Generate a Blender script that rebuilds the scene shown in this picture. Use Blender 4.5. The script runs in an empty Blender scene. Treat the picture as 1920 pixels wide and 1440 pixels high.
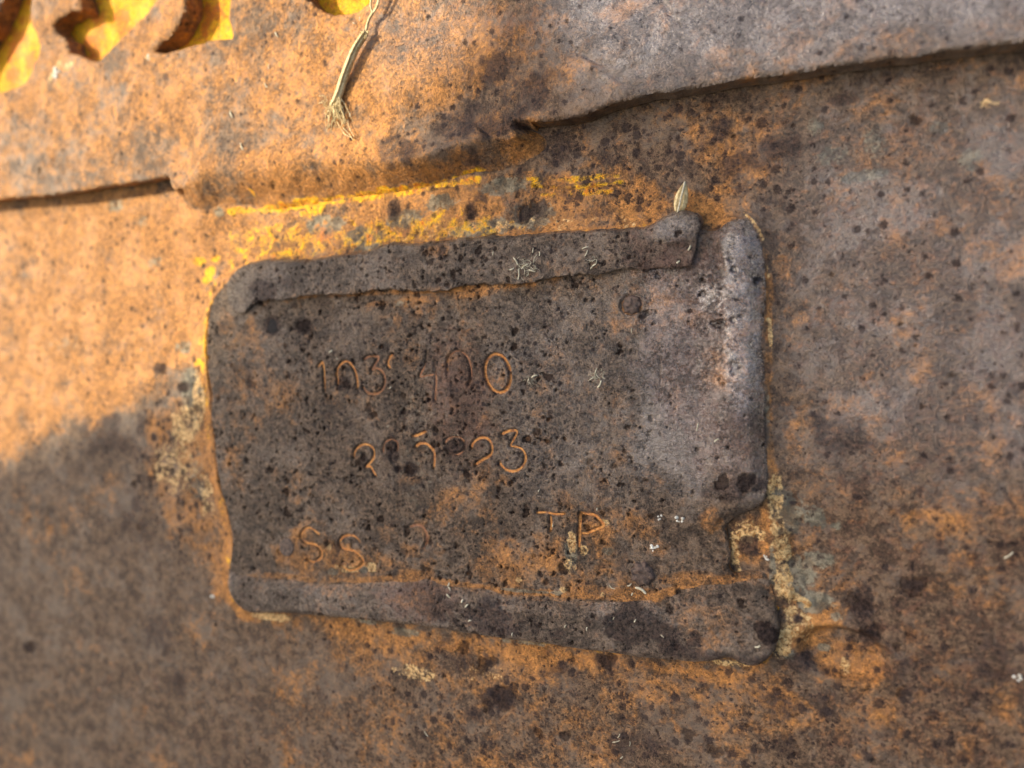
import bpy, math, random
import numpy as np
from mathutils import Matrix, Vector

random.seed(7)
rng = np.random.default_rng(11)
scene = bpy.context.scene

# ---------------------------------------------------------------- frame of the panel
# panel frame: x right, y up along the steel, z out of it; millimetres in the builders, metres in Blender
F_PX, PW, PH, DIST = 1400.0, 1920.0, 1440.0, 150.0
ex = np.array([3067.0, -148.0, -1400.0]); ex /= np.linalg.norm(ex)
ed = np.array([0.045, 1.0, 0.0]); ed -= ex * ed.dot(ex); ed /= np.linalg.norm(ed)
ez = np.cross(ex, -ed)
AX = np.stack([ex, -ed, ez])                    # rows: panel axes in camera coords (x right, y down, z forward)
CAM = AX @ (-np.array([0, 0, DIST]))            # camera position in the panel frame (mm)

def at(px, py, h=0.0):
    """point of the steel (mm, panel frame) at height h that was measured at photo position px, py"""
    d = AX @ np.array([(px - PW / 2) / F_PX, (py - PH / 2) / F_PX, 1.0])
    t = (h - CAM[2]) / d[2]
    return CAM + d * t
def P2(px, py, h=0.0):
    return at(px, py, h)[:2]
def line(pts, h=0.0):
    return np.array([P2(p[0], p[1], h) for p in pts])

TILT = Matrix.Rotation(math.radians(58), 4, 'X')      # the steel side leans back from upright
MM = 0.001

# ---------------------------------------------------------------- camera
cam_d = bpy.data.cameras.new('camera')
cam = bpy.data.objects.new('camera', cam_d); scene.collection.objects.link(cam)
R = Matrix(((AX[0][0], -AX[0][1], -AX[0][2]), (AX[1][0], -AX[1][1], -AX[1][2]), (AX[2][0], -AX[2][1], -AX[2][2])))
cam.matrix_world = TILT @ (Matrix.Translation(Vector(CAM * MM)) @ R.to_4x4())
cam_d.sensor_width = 36.0
cam_d.lens = 36.0 * F_PX / PW
cam_d.clip_start, cam_d.clip_end = 0.005, 50.0
cam_d.dof.use_dof = True
cam_d.dof.focus_distance = 0.141
cam_d.dof.aperture_fstop = 9.5
scene.camera = cam

# ---------------------------------------------------------------- sky and sun
SUN_AZ, SUN_EL = math.radians(157), math.radians(40)      # in the panel frame
s_loc = Vector((math.cos(SUN_AZ) * math.cos(SUN_EL), math.sin(SUN_AZ) * math.cos(SUN_EL), math.sin(SUN_EL)))
s_w = (TILT.to_3x3() @ s_loc).normalized()
world = bpy.data.worlds.new('World'); scene.world = world; world.use_nodes = True
wn = world.node_tree.nodes; wl = world.node_tree.links
bg = wn['Background']
sky = wn.new('ShaderNodeTexSky'); sky.sky_type = 'NISHITA'; sky.sun_disc = False
sky.sun_elevation = math.asin(s_w.z)
sky.sun_rotation = math.atan2(s_w.x, s_w.y)
sky.dust_density = 4.0; sky.air_density = 1.0; sky.ozone_density = 0.4
wl.new(sky.outputs[0], bg.inputs[0]); bg.inputs[1].default_value = 0.15
sun_d = bpy.data.lights.new('sun', 'SUN'); sun = bpy.data.objects.new('sun', sun_d); scene.collection.objects.link(sun)
sun_d.energy = 4.4; sun_d.angle = math.radians(0.55); sun_d.color = (1.0, 0.87, 0.62)
sun.matrix_world = Matrix.Translation(s_w * 3) @ s_w.to_track_quat('Z', 'Y').to_matrix().to_4x4()

vs = scene.view_settings
vs.view_transform = 'Standard'; vs.look = 'None'; vs.gamma = 1.0; vs.use_curve_mapping = False
vs.exposure = 0.66
scene.render.engine = 'CYCLES'
scene.cycles.use_denoising = True
scene.cycles.max_bounces = 5
scene.render.filter_size = 1.15

# ---------------------------------------------------------------- small maths
def smooth(a, b, x):
    t = np.clip((x - a) / (b - a), 0, 1)
    return t * t * (3 - 2 * t)

def spline(pts, n=6, closed=False):
    pts = np.asarray(pts, float); m = len(pts); out = []
    rngi = range(m if closed else m - 1)
    for i in rngi:
        if closed:
            p0, p1, p2, p3 = pts[i - 1], pts[i], pts[(i + 1) % m], pts[(i + 2) % m]
        else:
            p0, p1, p2, p3 = pts[max(i - 1, 0)], pts[i], pts[i + 1], pts[min(i + 2, m - 1)]
        for k in range(n):
            t = k / n
            out.append(0.5 * ((2 * p1) + (-p0 + p2) * t + (2 * p0 - 5 * p1 + 4 * p2 - p3) * t * t + (-p0 + 3 * p1 - 3 * p2 + p3) * t ** 3))
    if not closed: out.append(pts[-1])
    return np.array(out)

_perm = rng.random((256, 256))
def vnoise(x, y, s, seed=0):
    """smooth value noise, period s mm, 0..1"""
    u = x / s + seed * 17.31; v = y / s + seed * 9.77
    i = np.floor(u).astype(int); j = np.floor(v).astype(int)
    fu = u - i; fv = v - j
    fu = fu * fu * fu * (fu * (fu * 6 - 15) + 10); fv = fv * fv * fv * (fv * (fv * 6 - 15) + 10)
    i0, i1, j0, j1 = i & 255, (i + 1) & 255, j & 255, (j + 1) & 255
    return (_perm[i0, j0] * (1 - fu) + _perm[i1, j0] * fu) * (1 - fv) + (_perm[i0, j1] * (1 - fu) + _perm[i1, j1] * fu) * fv
def fbm(x, y, s, o=4, seed=0):
    a, t, w = 0, 0, 1.0
    for k in range(o):
        a = a + w * vnoise(x, y, s / 2 ** k, seed + k * 3.3); t += w; w *= 0.55
    return a / t

def seg_dist(x, y, pl, closed):
    """distance, nearest point and nearest segment index of every point to a polyline"""
    best = np.full(x.shape, 1e18); bx = np.zeros_like(x); by = np.zeros_like(y); bi = np.zeros(x.shape)
    m = len(pl)
    for i in range(m if closed else m - 1):
        a = pl[i]; b = pl[(i + 1) % m]; d = b - a; L = d.dot(d)
        if L < 1e-12: continue
        t = np.clip(((x - a[0]) * d[0] + (y - a[1]) * d[1]) / L, 0, 1)
        cx = a[0] + t * d[0]; cy = a[1] + t * d[1]
        q = (x - cx) ** 2 + (y - cy) ** 2
        k = q < best
        best[k] = q[k]; bx[k] = cx[k]; by[k] = cy[k]; bi[k] = i + t[k]
    return np.sqrt(best), bx, by, bi
def inside(x, y, pl):
    r = np.zeros(x.shape, bool); m = len(pl); j = m - 1
    for i in range(m):
        a, b = pl[i], pl[j]
        c = (a[1] > y) != (b[1] > y)
        if a[1] != b[1]:
            r ^= c & (x < (b[0] - a[0]) * (y - a[1]) / (b[1] - a[1]) + a[0])
        j = i
    return r
def sdf(x, y, pl, reach=None):
    """signed distance, positive inside"""
    if reach is not None:
        lo, hi = pl.min(0) - reach, pl.max(0) + reach; k = (x > lo[0]) & (x < hi[0]) & (y > lo[1]) & (y < hi[1])
        out = np.full(x.shape, -99.0); out[k] = sdf(x[k], y[k], pl)[0]
        return out, None, None, None
    d, bx, by, bi = seg_dist(x, y, pl, True)
    return np.where(inside(x, y, pl), d, -d), bx, by, bi

class Field:
    """paints soft stains on a set of steel points (mm)"""
    def __init__(s, x, y): s.x, s.y = x, y; s.w = fbm(x, y, 6, 3, 4.5) - 0.5; s.w2 = fbm(x, y, 2.2, 2, 8.1) - 0.5
    def zero(s, v=0.0): return np.full(s.x.shape, v)
    def blob(s, px, py, rx, ry, h=0.0, rot=0.0, soft=0.6, ragged=0.5):
        c = P2(px, py, h); a = P2(px + rx, py, h) - P2(px - rx, py, h); b = P2(px, py + ry, h) - P2(px, py - ry, h)
        A = np.linalg.norm(a) / 2; B = np.linalg.norm(b) / 2
        dx, dy = s.x - c[0], s.y - c[1]; r = math.radians(-rot)
        u = (dx * math.cos(r) + dy * math.sin(r)) / A; v = (-dx * math.sin(r) + dy * math.cos(r)) / B
        d = np.sqrt(u * u + v * v) + ragged * (s.w + 0.7 * s.w2)
        return 1 - smooth(1 - soft, 1 + soft, d)
    def stroke(s, pts, wpx, h=0.0, soft=0.7, ragged=0.5):
        pl = line(pts, h); w = wpx * 0.107
        m = w * 3 + 2
        k = (s.x > pl[:, 0].min() - m) & (s.x < pl[:, 0].max() + m) & (s.y > pl[:, 1].min() - m) & (s.y < pl[:, 1].max() + m)
        out = np.zeros(s.x.shape)
        if k.any():
            d = seg_dist(s.x[k], s.y[k], pl, False)[0] / w + ragged * (s.w[k] + 0.7 * s.w2[k])
            out[k] = 1 - smooth(1 - soft, 1 + soft, d)
        return out
    def poly(s, pts, h=0.0, soft_mm=3.0, ragged=2.0):
        pl = line(pts, h)
        d = sdf(s.x, s.y, pl)[0] + ragged * (s.w + s.w2) * 2
        return smooth(-soft_mm, soft_mm, d)

class Pits:
    """corrosion pits of uneven outline, kept as a depth map of the steel (mm)"""
    def __init__(s, x0, x1, y0, y1, res):
        s.x0, s.y0, s.res = x0, y0, res; s.A = np.zeros((int((y1 - y0) / res) + 3, int((x1 - x0) / res) + 3))
    def add(s, cx, cy, r, dep, seed):
        m = r * 1.5; i0 = max(0, int((cy - m - s.y0) / s.res)); i1 = min(s.A.shape[0], int((cy + m - s.y0) / s.res) + 2)
        j0 = max(0, int((cx - m - s.x0) / s.res)); j1 = min(s.A.shape[1], int((cx + m - s.x0) / s.res) + 2)
        if i1 <= i0 or j1 <= j0: return
        yy = s.y0 + np.arange(i0, i1)[:, None] * s.res - cy; xx = s.x0 + np.arange(j0, j1)[None, :] * s.res - cx
        a = np.arctan2(yy, xx); rr = r * (1 + 0.18 * np.sin(2 * a + seed) + 0.14 * np.sin(3 * a + seed * 2.7) + 0.10 * np.sin(7 * a + seed * 5.1))
        v = dep * (1 - smooth(0.72, 1.05, np.hypot(xx, yy) / rr))
        s.A[i0:i1, j0:j1] = np.maximum(s.A[i0:i1, j0:j1], v)
    def at(s, x, y):
        u = np.clip((x - s.x0) / s.res, 0, s.A.shape[1] - 1.01); v = np.clip((y - s.y0) / s.res, 0, s.A.shape[0] - 1.01)
        i, j = v.astype(int), u.astype(int); fv, fu = v - i, u - j
        return (s.A[i, j] * (1 - fu) + s.A[i, j + 1] * fu) * (1 - fv) + (s.A[i + 1, j] * (1 - fu) + s.A[i + 1, j + 1] * fu) * fv
    def scatter(s, n, med, sig, lo, hi, clump, thr, seed, weight=None, avoid=None):
        g = np.random.default_rng(seed); H, W = s.A.shape
        x = s.x0 + g.random(n * 3) * W * s.res; y = s.y0 + g.random(n * 3) * H * s.res
        ok = fbm(x, y, clump, 2, seed) + (g.random(n * 3) - .5) * .35 > thr
        if weight is not None: ok &= g.random(n * 3) < weight(x, y)
        x, y = x[ok][:n], y[ok][:n]; r = np.clip(med * np.exp(g.normal(0, sig, len(x))), lo, hi); d = 0.5 + 0.5 * g.random(len(x)); ph = g.random(len(x)) * 6.28
        if avoid is not None:
            keep = avoid(x, y); x, y, r, d, ph = x[keep], y[keep], r[keep], d[keep], ph[keep]
        for k in range(len(x)): s.add(x[k], y[k], r[k], d[k], ph[k])
        return s

# ---------------------------------------------------------------- node helper
class NT:
    def __init__(s, mat):
        mat.use_nodes = True; s.t = mat.node_tree; s.n = s.t.nodes; s.n.clear(); s.l = s.t.links
    def put(s, sock, v):
        if isinstance(v, bpy.types.NodeSocket): s.l.new(v, sock)
        elif v is not None: sock.default_value = v
    def new(s, t, **kw):
        n = s.n.new(t)
        for k, v in kw.items(): setattr(n, k, v)
        return n
    def math(s, op, a, b=None, c=None, clamp=False):
        n = s.new('ShaderNodeMath', operation=op, use_clamp=clamp)
        s.put(n.inputs[0], a); s.put(n.inputs[1], b)
        if c is not None: s.put(n.inputs[2], c)
        return n.outputs[0]
    def vmath(s, op, a, b=None, sc=None):
        n = s.new('ShaderNodeVectorMath', operation=op)
        s.put(n.inputs[0], a); s.put(n.inputs[1], b)
        if sc is not None: s.put(n.inputs['Scale'], sc)
        return n.outputs[0]
    def noise(s, vec, scale, detail=4, rough=0.55, dist=0.0):
        n = s.new('ShaderNodeTexNoise'); s.put(n.inputs['Vector'], vec)
        n.inputs['Scale'].default_value = scale; n.inputs['Detail'].default_value = detail
        n.inputs['Roughness'].default_value = rough; n.inputs['Distortion'].default_value = dist
        return n
    def voro(s, vec, scale, rand=1.0):
        n = s.new('ShaderNodeTexVoronoi'); s.put(n.inputs['Vector'], vec); n.inputs['Scale'].default_value = scale
        n.inputs['Randomness'].default_value = rand
        return n
    def step(s, v, a, b, lo=0.0, hi=1.0):
        n = s.new('ShaderNodeMapRange', interpolation_type='SMOOTHSTEP')
        s.put(n.inputs[0], v); s.put(n.inputs[1], a); s.put(n.inputs[2], b); s.put(n.inputs[3], lo); s.put(n.inputs[4], hi)
        return n.outputs[0]
    def mix(s, f, a, b, mode='MIX'):
        n = s.new('ShaderNodeMix', data_type='RGBA', blend_type=mode)
        s.put(n.inputs[0], f)
        for k, v in ((6, a), (7, b)):
            if isinstance(v, tuple): v = (*v, 1.0)
            s.put(n.inputs[k], v)
        return n.outputs[2]
    def sep(s, c):
        n = s.new('ShaderNodeSeparateColor'); s.put(n.inputs[0], c); return n.outputs

def rust_material(name, seed=(0, 0, 0), base_a=(0.084, 0.050, 0.031), base_b=(0.235, 0.147, 0.084), base_grey=(0.165, 0.124, 0.09), base_red=(0.19, 0.085, 0.052),
                  dust_a=(0.30, 0.135, 0.04), dust_b=(0.60, 0.268, 0.074), rough=(0.48, 0.78), spot_scale=0.5, spot_dark=0.75, spot_pow=1.5, grain=0.52, bump=1.2, micro_bump=0.6, cloud=0.7, pit_dark=0.62):
    m = bpy.data.materials.new(name); t = NT(m)
    tc = t.new('ShaderNodeTexCoord')
    p = t.vmath('SCALE', tc.outputs['Object'], sc=1000.0)
    p = t.vmath('ADD', p, seed)
    a1 = t.new('ShaderNodeAttribute', attribute_name='ma'); a2 = t.new('ShaderNodeAttribute', attribute_name='mb')
    f_or, f_ye, f_pr = t.sep(a1.outputs['Color'])[0:3]; f_cr = a1.outputs['Alpha']
    f_dk, f_rd, f_gl = t.sep(a2.outputs['Color'])[0:3]; f_sp = a2.outputs['Alpha']
    f_pit = t.sep(t.new('ShaderNodeAttribute', attribute_name='mc').outputs['Color'])[0]
    big = t.noise(p, 0.10, 4, 0.55, 0.5); mid = t.noise(p, 0.36, 4, 0.6, 0.5); fine = t.noise(p, 1.5, 4, 0.68, 0.3); micro = t.noise(p, 4.6, 2, 0.6)
    mid2 = t.noise(t.vmath('ADD', p, (31.0, 77.0, 5.0)), 0.45, 5, 0.62, 0.8)
    mid3 = t.noise(t.vmath('ADD', p, (-61.0, 27.0, 15.0)), 0.62, 5, 0.65, 1.0)
    def blend(*parts):
        r = None
        for sock, w in parts:
            q = t.math('MULTIPLY', sock, w); r = q if r is None else t.math('ADD', r, q)
        return r
    N = lambda n: n.outputs[0]
    # base brown of old steel, clouded grey and red; smooth worn patches between rough ones
    worn = t.step(blend((N(big), .55), (N(mid3), .45)), 0.44, 0.58)
    col = t.mix(t.step(blend((N(mid), .6), (N(fine), .4)), 0.42, 0.59), base_a, base_b)
    col = t.mix(t.math('MULTIPLY', t.step(blend((N(big), .5), (N(mid3), .5)), 0.48, 0.62), cloud), col, base_grey)
    col = t.mix(t.math('MULTIPLY', f_gl, 0.45), col, base_grey)
    rd = t.step(t.math('ADD', blend((N(mid2), .7), (N(fine), .3)), f_rd), 0.56, 0.88)
    col = t.mix(t.math('MULTIPLY', rd, 0.8), col, base_red)
    # orange dust
    om = t.step(t.math('ADD', blend((N(mid2), .6), (N(fine), .2), (N(big), .2)), f_or), 0.67, 1.0)
    ocol = t.mix(t.step(blend((N(fine), .5), (N(mid), .5)), 0.36, 0.62), dust_a, dust_b)
    ocol = t.mix(t.math('MULTIPLY', t.step(N(mid3), 0.54, 0.68), 0.7), ocol, t.mix(N(fine), (0.36, 0.12, 0.03), (0.46, 0.19, 0.05)))
    col = t.mix(om, col, ocol)
    # old grey primer
    pm = t.step(t.math('ADD', blend((N(mid3), .65), (N(fine), .35)), f_pr), 0.78, 0.89)
    pcol = t.mix(t.step(N(mid), .4, .6), (0.085, 0.084, 0.062), (0.30, 0.275, 0.19))
    col = t.mix(t.math('MULTIPLY', pm, 0.8), col, pcol)
    # cream filler and old paint
    cm = t.step(t.math('ADD', blend((N(mid2), .55), (N(fine), .45)), f_cr), 0.83, 0.93)
    ccol = t.mix(t.step(N(fine), 0.36, 0.62), (0.50, 0.25, 0.075), (0.76, 0.53, 0.24))
    col = t.mix(cm, col, ccol)
    # yellow paint
    ym = t.step(t.math('ADD', blend((N(mid), .7), (N(fine), .3)), f_ye), 0.78, 0.99)
    ycol = t.mix(t.step(t.math('ADD', blend((N(mid3), .5), (N(mid2), .5)), t.math('MULTIPLY', f_rd, 0.3)), 0.46, 0.66), (0.92, 0.50, 0.008), (0.72, 0.20, 0.015))
    col = t.mix(ym, col, ycol)
    # dark blooms and black scale, plus shade painted into the upper plate's mask
    dm = t.step(t.math('ADD', blend((N(mid), .45), (N(mid3), .4), (N(fine), .15)), f_dk), 0.76, 0.94)
    col = t.mix(t.math('MULTIPLY', dm, 0.82), col, t.mix(t.step(N(fine), .35, .65), (0.026, 0.023, 0.025), (0.095, 0.06, 0.048)))
    warp = t.vmath('SCALE', t.vmath('SUBTRACT', fine.outputs['Color'], (0.5, 0.5, 0.5)), sc=1.6)
    pw = t.vmath('ADD', p, warp)
    black, halo = None, None
    for sc, kk, off in ((spot_scale, 0.62, 0), (spot_scale * 2.4, 0.52, 40)):
        v = t.voro(t.vmath('ADD', pw, (off, off * 0.7, 0)), sc)
        rnd = t.sep(v.outputs['Color'])
        rad = t.math('MULTIPLY', t.math('MULTIPLY', t.math('POWER', rnd[0], spot_pow), kk), t.math('MINIMUM', t.math('MULTIPLY', f_sp, 1.35), 1.25))
        b = t.math('SUBTRACT', rad, t.math('ADD', v.outputs['Distance'], t.math('MULTIPLY', t.math('SUBTRACT', N(micro), 0.5), 0.2)))
        bk = t.step(b, -0.06, 0.10); ha = t.step(b, -0.2, 0.02)
        black = bk if black is None else t.math('MAXIMUM', black, bk)
        halo = ha if halo is None else t.math('MAXIMUM', halo, ha)
    col = t.mix(t.math('MULTIPLY', halo, 0.3), col, (0.105, 0.05, 0.03))
    col = t.mix(t.math('MULTIPLY', black, spot_dark), col, t.mix(N(fine), (0.016, 0.016, 0.02), (0.07, 0.055, 0.052)))
    col = t.mix(t.math('MULTIPLY', t.step(f_pit, 0.25, 0.7), pit_dark), col, t.mix(N(fine), (0.014, 0.013, 0.015), (0.055, 0.036, 0.03)))
    # grain, weaker on the worn patches
    ga = t.math('MULTIPLY', t.math('SUBTRACT', 1.0, t.math('MULTIPLY', worn, 0.65)), grain)
    gm = t.step(blend((N(micro), .55), (N(fine), .45)), 0.34, 0.66, t.math('SUBTRACT', 1.0, ga), t.math('ADD', 1.0, ga))
    gn = t.new('ShaderNodeCombineColor')
    for i in range(3): t.put(gn.inputs[i], gm)
    col = t.mix(1.0, col, gn.outputs[0], 'MULTIPLY')
    # relief
    bp = t.new('ShaderNodeBump'); t.put(bp.inputs['Strength'], t.math('MULTIPLY', t.math('SUBTRACT', 1.0, t.math('MULTIPLY', worn, 0.5)), 0.95 * bump)); bp.inputs['Distance'].default_value = 0.0005
    wr = t.noise(t.vmath('MULTIPLY', p, (0.55, 2.0, 1.0)), 1.3, 3, 0.6, 0.4)
    t.put(bp.inputs['Height'], t.math('ADD', blend((N(mid), 1.2), (N(fine), 1.0), (N(micro), micro_bump)), t.math('MULTIPLY', t.math('MULTIPLY', N(wr), f_gl), 0.8)))
    r = t.step(N(fine), 0.3, 0.7, rough[0], rough[1])
    r = t.math('SUBTRACT', r, t.math('MULTIPLY', f_gl, 0.24))
    r = t.math('SUBTRACT', r, t.math('MULTIPLY', worn, 0.10))
    r = t.math('ADD', r, t.math('MULTIPLY', om, 0.12), clamp=True)
    bs = t.new('ShaderNodeBsdfPrincipled'); out = t.new('ShaderNodeOutputMaterial')
    t.put(bs.inputs['Base Color'], col); t.put(bs.inputs['Roughness'], r); t.put(bs.inputs['Normal'], bp.outputs[0])
    t.put(bs.inputs['Specular IOR Level'], t.math('MULTIPLY', t.math('SUBTRACT', 1.0, t.math('MULTIPLY', t.math('MAXIMUM', t.math('MAXIMUM', black, t.step(f_pit, .2, .6)), t.math('MULTIPLY', dm, .7)), 0.85)), 0.5))
    t.put(bs.inputs['IOR'], t.math('ADD', t.math('MULTIPLY', f_gl, 1.15), 1.28))
    t.put(bs.inputs['Coat Weight'], t.math('MULTIPLY', t.step(f_gl, 0.75, 1.25), t.step(blend((N(fine), .6), (N(mid), .4)), .42, .6)))
    bs.inputs['Coat Roughness'].default_value = 0.24; bs.inputs['Coat IOR'].default_value = 2.1
    b2 = t.new('ShaderNodeBump'); b2.inputs['Strength'].default_value = 0.5; b2.inputs['Distance'].default_value = 0.0003; t.put(b2.inputs['Height'], blend((N(fine), 1.0), (N(wr), .6))); t.put(bs.inputs['Coat Normal'], b2.outputs[0])
    t.l.new(bs.outputs[0], out.inputs[0])
    return m

def plain_material(name, a, b, scale=2.0, rough=0.8, bump=0.3, detail=4):
    m = bpy.data.materials.new(name); t = NT(m)
    tc = t.new('ShaderNodeTexCoord'); p = t.vmath('SCALE', tc.outputs['Object'], sc=1000.0)
    n = t.noise(p, scale, detail, 0.65, 0.5)
    col = t.mix(t.step(n.outputs[0], 0.32, 0.68), a, b)
    bp = t.new('ShaderNodeBump'); bp.inputs['Strength'].default_value = bump; bp.inputs['Distance'].default_value = 0.0003
    t.put(bp.inputs['Height'], n.outputs[0])
    bs = t.new('ShaderNodeBsdfPrincipled'); out = t.new('ShaderNodeOutputMaterial')
    t.put(bs.inputs['Base Color'], col); bs.inputs['Roughness'].default_value = rough; t.put(bs.inputs['Normal'], bp.outputs[0])
    t.l.new(bs.outputs[0], out.inputs[0])
    return m

# ---------------------------------------------------------------- object helpers
def link(name, data, parent=None, label=None, cat=None, group=None, kind=None, mat=None):
    o = bpy.data.objects.new(name, data); scene.collection.objects.link(o)
    if parent is not None: o.parent = parent
    else: o.matrix_world = TILT.copy()
    if label: o['label'] = label
    if cat: o['category'] = cat
    if group: o['group'] = group
    if kind: o['kind'] = kind
    if mat is not None and data is not None: data.materials.append(mat)
    return o

def mesh_np(name, V, quads, tris, masks=None):
    me = bpy.data.meshes.new(name)
    nq, nt = len(quads), len(tris)
    me.vertices.add(len(V)); me.vertices.foreach_set('co', (np.asarray(V) * MM).astype(np.float32).ravel())
    loops = np.concatenate([np.asarray(quads, np.int32).ravel(), np.asarray(tris, np.int32).ravel()])
    me.loops.add(len(loops)); me.loops.foreach_set('vertex_index', loops)
    me.polygons.add(nq + nt)
    st = np.concatenate([np.arange(nq) * 4, nq * 4 + np.arange(nt) * 3]).astype(np.int32)
    me.polygons.foreach_set('loop_start', st)
    me.polygons.foreach_set('use_smooth', np.ones(nq + nt, bool))
    me.update(calc_edges=True); me.validate()
    if masks is not None:
        for k, arr in masks.items():
            at_ = me.attributes.new(k, 'FLOAT_COLOR', 'POINT'); at_.data.foreach_set('color', arr.astype(np.float32).ravel())
    return me

def plate_mesh(name, xs, ys, outline, holes, hfun, mfun, floor_z, rows=4, lean=0.0):  # lean: how far the foot of the walls is undercut (mm, up the steel)
    """a steel piece: dense top skin trimmed to its outline (and holes), with side walls down to floor_z"""
    X, Y = np.meshgrid(xs, ys); x = X.ravel().copy(); y = Y.ravel().copy(); W, H = len(xs), len(ys)
    sp = np.minimum(np.gradient(xs)[None, :].repeat(H, 0), np.gradient(ys)[:, None].repeat(W, 1)).ravel()
    inn = np.ones(x.shape, bool); dist = None; seg = np.zeros(x.shape)
    if outline is not None:
        d, bx, by, bi = sdf(x, y, outline)
        k = np.abs(d) < 0.71 * sp
        x[k] = bx[k]; y[k] = by[k]; d = np.where(k, 0, d); inn &= d >= 0; dist, seg = d, bi
    for hp in holes:
        d, bx, by, _ = sdf(x, y, hp)
        k = np.abs(d) < 0.71 * sp
        x[k] = bx[k]; y[k] = by[k]; d = np.where(k, 0, d); inn &= d <= 0
        hd = -d
        dist_h = hd if holes[0] is hp else np.minimum(dist_h, hd)
    z = hfun(x, y, dist, seg, dist_h if holes else None)
    idx = np.arange(W * H).reshape(H, W)
    q = np.stack([idx[:-1, :-1], idx[:-1, 1:], idx[1:, 1:], idx[1:, :-1]], -1).reshape(-1, 4)
    cnt = inn[q].sum(1)
    quads = q[cnt == 4]; t3 = q[cnt == 3]
    tris = np.zeros((0, 3), int)
    if len(t3):
        keep = inn[t3]; order = np.argmin(keep, 1)
        tris = np.stack([t3[np.arange(len(t3)), (order + k) % 4] for k in (1, 2, 3)], -1)
    V = np.stack([x, y, z], -1)
    if floor_z is not None:
        e = np.concatenate([quads[:, [0, 1]], quads[:, [1, 2]], quads[:, [2, 3]], quads[:, [3, 0]], tris[:, [0, 1]], tris[:, [1, 2]], tris[:, [2, 0]]])
        key = np.minimum(e[:, 0], e[:, 1]).astype(np.int64) * (W * H) + np.maximum(e[:, 0], e[:, 1])
        _, first, c = np.unique(key, return_index=True, return_counts=True)
        be = e[first[c == 1]]
        bv = np.unique(be)
        prev = {}
        top_ids = bv; last = bv; base = len(V)
        cur = V; Vs = [V]; off = len(V)
        lookup = np.full(len(V), -1); lookup[bv] = np.arange(len(bv))
        wq = []
        ptop = V[bv]
        ring_prev = bv
        for r in range(1, rows + 1):
            f = r / rows
            fz = floor_z(ptop[:, 0], ptop[:, 1]) if callable(floor_z) else floor_z
            nz = ptop[:, 2] * (1 - f) + np.minimum(ptop[:, 2], fz) * f
            jit = (fbm(ptop[:, 0] + r * 3.1, ptop[:, 1] - r * 2.3, 1.6, 2, 3) - 0.5) * 0.35 if r < rows else 0
            Vs.append(np.stack([ptop[:, 0] + jit, ptop[:, 1] + jit + lean * min(1, f * 1.6), nz], -1))
            ring = off + np.arange(len(bv)); off += len(bv)
            a, b = lookup[be[:, 0]], lookup[be[:, 1]]
            wq.append(np.stack([ring_prev[a], ring[a], ring[b], ring_prev[b]], -1))
            ring_prev = ring
        V = np.concatenate(Vs); quads = np.concatenate([quads] + wq)
    used = np.zeros(len(V), bool); used[quads.ravel()] = True; used[tris.ravel()] = True
    remap = np.cumsum(used) - 1
    V = V[used]; quads = remap[quads]; tris = remap[tris]
    return mesh_np(name, V, quads, tris, mfun(V[:, 0], V[:, 1], V[:, 2]))

def axis(a, b, step):
    """grid lines with a step that may vary along the axis"""
    v = [a]
    while v[-1] < b: v.append(v[-1] + step(v[-1]))
    return np.array(v)
def uneven(x, y, o, dk, sd):
    o = o + 0.34 * (fbm(x, y, 12, 3, sd) - .5) + 0.30 * (fbm(x, y, 4.0, 3, sd + 1.7) - .5)
    dk = dk + 0.34 * (fbm(x, y, 9, 3, sd + 4.1) - .5) + 0.34 * (fbm(x, y, 3.2, 3, sd + 6.3) - .5)
    return o, dk
def pit_pack(v): return np.stack([v, v * 0, v * 0, v * 0 + 1], -1)
def pack(*ch):
    return np.clip(np.stack(ch, -1), 0, 1.3)

# ================================================================ BACKING PANEL
HU = 5.6          # top of the overlapping plate above the panel
HP = 2.3          # face of the tag plate above the panel
c = [P2(px, py) for px in (0, 1920) for py in (0, 1440)]
x0, x1 = min(p[0] for p in c) - 30, max(p[0] for p in c) + 24
y0, y1 = min(p[1] for p in c) - 22, max(p[1] for p in c) + 24
xi0, xi1, yi0, yi1 = x0 + 18, x1 - 14, y0 + 14, y1 - 14          # what the picture shows, with a little margin
x0, x1, y0, y1 = x0 - 70, x1 + 60, y0 - 60, y1 + 50              # the steel goes on, more coarsely meshed
xa, xb = P2(330, 700)[0], P2(1700, 700)[0]

# outlines shared by pieces (photo positions of real edges)
TAG = [(428, 528), (449, 503), (480, 494), (513, 491), (570, 494), (621, 486), (676, 479), (709, 468), (769, 463), (860, 454), (1015, 444), (1167, 434),
       (1240, 420), (1290, 418), (1318, 432), (1345, 432), (1362, 420), (1390, 410), (1412, 424), (1428, 458), (1434, 500), (1436, 545), (1430, 640), (1433, 703),
       (1436, 800), (1440, 880), (1437, 925), (1424, 948), (1390, 962), (1362, 985), (1366, 1010), (1371, 1040), (1368, 1068), (1392, 1082), (1438, 1084), (1449, 1112), (1458, 1160),
       (1460, 1195), (1444, 1227), (1420, 1246), (1390, 1242), (1367, 1232), (1329, 1238), (1271, 1236), (1190, 1228), (1100, 1215), (997, 1201), (900, 1188),
       (793, 1171), (727, 1164), (642, 1156), (570, 1150), (509, 1146), (470, 1146), (450, 1130), (436, 1108), (430, 1076), (434, 1040), (437, 1010), (431, 976),
       (425, 949), (414, 916), (408, 880), (403, 831), (396, 780), (397, 740), (389, 690), (388, 640), (391, 600), (402, 560)]

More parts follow.
